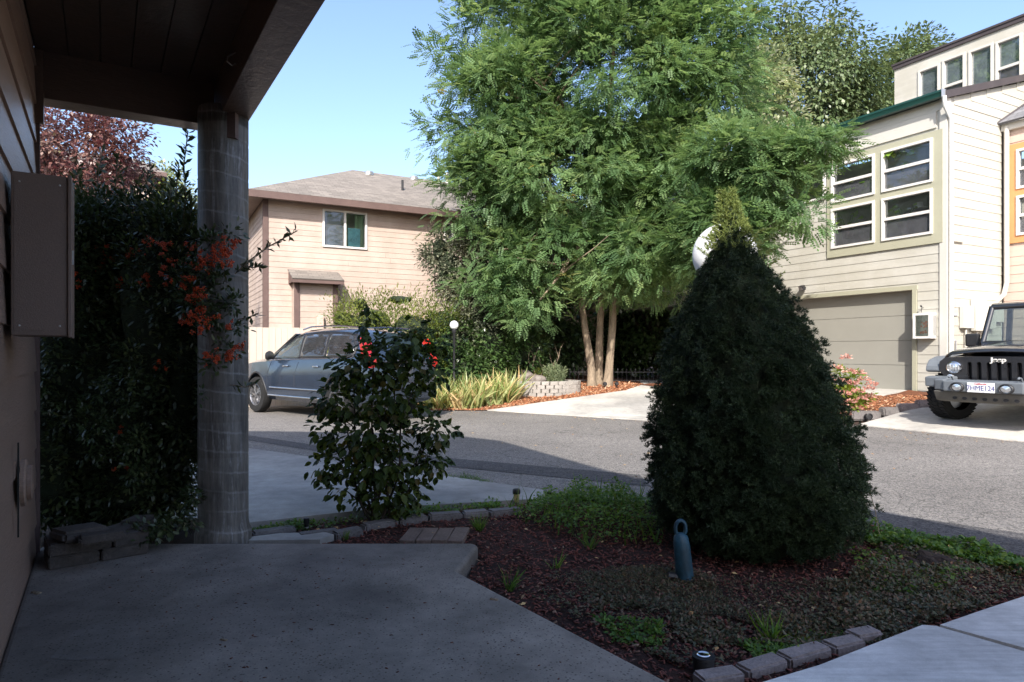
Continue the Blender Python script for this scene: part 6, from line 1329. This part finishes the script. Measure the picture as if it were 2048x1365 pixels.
# ---- path lights and the blue marker
p = onz(1033, 1012, 0); sl_ = thing('solar_light', 'small solar path light with black cap and yellowed lens at the driveway corner', 'garden light', tuple(p), 0, 'garden lights')
MB().lathe([(.018,.03),(.022,.035),(.026,.10),(.0,.10)], n=14).build('lens', pm('yellowed_lens', (.62,.5,.25), .4, .1, 9), sl_, smooth=40); MB().lathe([(.03,.098),(.032,.105),(.032,.13),(.026,.138),(.0,.14)], n=16).build('cap', M['black'], sl_, smooth=40); MB().tube([(0,0,-.03),(0,0,.04)], .009, 6).build('stake', M['black'], sl_)
p = onz(613, 1062, 0); sl_ = thing('path_light', 'tiny black path light stub standing left of the shrub', 'garden light', tuple(p), 0, 'garden lights')
MB().lathe([(.016,.0),(.016,.05),(.02,.055),(.02,.09),(.0,.095)], n=12).build('post', M['black'], sl_, smooth=40); MB().lathe([(.0165,.02),(.0165,.03)], n=12).build('band', M['alu'], sl_)
p = onz(1407, 1348, .0); sl_ = thing('path_light', 'round black path light with a silver ring on top beside the edging bricks', 'garden light', tuple(p), 0, 'garden lights')
MB().lathe([(.038,.0),(.042,.06),(.044,.062),(.044,.072),(.0,.073)], n=24).build('housing', M['black'], sl_, smooth=40); MB().lathe([(.016,.073),(.024,.073),(.026,.076),(.022,.079),(.016,.076)], n=24).build('ring', M['chrome'], sl_, smooth=60)
p = onz(1372, 1162, 0); bl = thing('blue_garden_marker', 'faded blue cylinder with a ring handle standing at the foot of the spruce', 'garden marker', tuple(p))
bm_ = pm('faded_blue_plastic', (.022,.08,.125), .5, .2, 14, .2, 60, spec=.4, dirt=((.5,.5,.5), 9))
mb = MB(); mb.lathe([(.056,0),(.058,.02),(.055,.12),(.052,.21),(.044,.245),(.024,.262),(.0,.265)], n=20); mb.v = [(x * .85 - (.26 - z) * -.1 - .03 + .0, y * .7, z) for x, y, z in mb.v]; mb.build('body', bm_, bl, smooth=50)
ring = [( -.03 - .028 * math.cos(q_) , 0, .285 + .045 * math.sin(q_)) for q_ in np.linspace(-.6, 3.75, 16)]
MB().tube(ring, .011, 8).build('ring_handle', bm_, bl, smooth=60)
MB().tube([(-.1, 0, .03), (-.04, 0, .02)], .022, 8).build('foot', M['black'], bl)
# bare wire stems right of the spruce
m2 = MB(); m2.tube([onz(1762,1085,0), at(1750,1020,4.5), at(1740,985,4.5), at(1722,945,4.5), at(1705,912,4.5)], .0025, 5); tag(m2.build('dry_stalk', M['bark']), 'thin bare stalk leaning against the right side of the spruce', 'stalk')
# soil patch
m2 = MB(); p = onz(1850, 1125, 0); bm = bmesh.new(); bmesh.ops.create_icosphere(bm, subdivisions=3, radius=1)
V = [(v.co.x * .17 * random.uniform(.9, 1.1) + p.x, v.co.y * .22 * random.uniform(.9, 1.1) + p.y, max(-.02, v.co.z * .05 * random.uniform(.6, 1.3))) for v in bm.verts]; m2.add(V, [tuple(v.index for v in f.verts) for f in bm.faces]); bm.free()
tag(m2.build('soil_mound', M['soil'], kind='stuff'), 'bare dark soil mound among the weeds right of the spruce', 'soil')
# white pebbles near the shrub foot
# ---- houseplants behind the olive framed windows
def houseplant(label, u, v, leaves, size, seed, pot=None, dy=.24):
    a, z = rl_(u, v, 14.03 + dy); r = random.Random(seed); o = thing('houseplant', label, 'houseplant', tuple(rb.location + Vector((.471 * a + .882 * dy, -.882 * a + .471 * dy, z))), rb.rotation_euler[2], 'houseplants behind the windows')
    if pot: MB().lathe([(.09, 0), (.13, .2), (.14, .2), (.14, .23), (.12, .23), (.11, .2), (0, .2)], n=18).build('pot', M[pot], o, smooth=40)
    zb0 = .22 if pot else 0
    for k in range(leaves):
        q_ = r.uniform(0, 6.28); e_ = Vector((math.cos(q_) * r.uniform(.1, .34), math.sin(q_) * .12 - .05, zb0 + r.uniform(.05, .4)))
        MB().tube([(0,0,zb0), e_ * .6 + Vector((0,0,.05)), e_], .006, 5).build('stalk', M['houseplant'], o)
        lf = link('leaf', onemesh('leaf', BROAD[0], BROAD[1], M['houseplant'], r.random()), o, tuple(e_)); lf.rotation_euler = rotm((math.cos(q_), -.35, -.25), (0, -.8, .6)).to_euler(); s_ = size * r.uniform(.7, 1.3); lf.scale = (s_ * 1.15, s_, s_)
    return o
houseplant('large leaved monstera low in the upper left pane', 1722, 392, 9, .2, 1)
houseplant('tall rubbery leaved plant at the left of the upper right window', 1790, 322, 9, .17, 2)
houseplant('trailing plant in a clay pot in the lower left window', 1695, 478, 12, .12, 3, 'brick')
houseplant('plant in a grey pot in the lower right window', 1808, 466, 7, .13, 4, 'planterblock')
houseplant('row of small leaved plants behind the screen of the upper right window', 1830, 362, 12, .11, 5)
a, z = rl_(1838, 418, 14.5); o = MB().lathe([(.0,.14),(.07,.13),(.09,.02),(.22,.0),(.22,-.01),(0,-.01)], n=24).build('white_hat', M['white'], None, smooth=40); tag(o, 'white round topped hat lying behind the lower right window', 'hat'); o.location = rb.location + Vector((.471 * a + .882 * .47, -.882 * a + .471 * .47, z))
# wall clutter: nothing floats, all parts parented
for o in list(C.objects):
    if o.type == 'MESH' and len(o.data.materials) == 0: o.data.materials.append(M['black'])
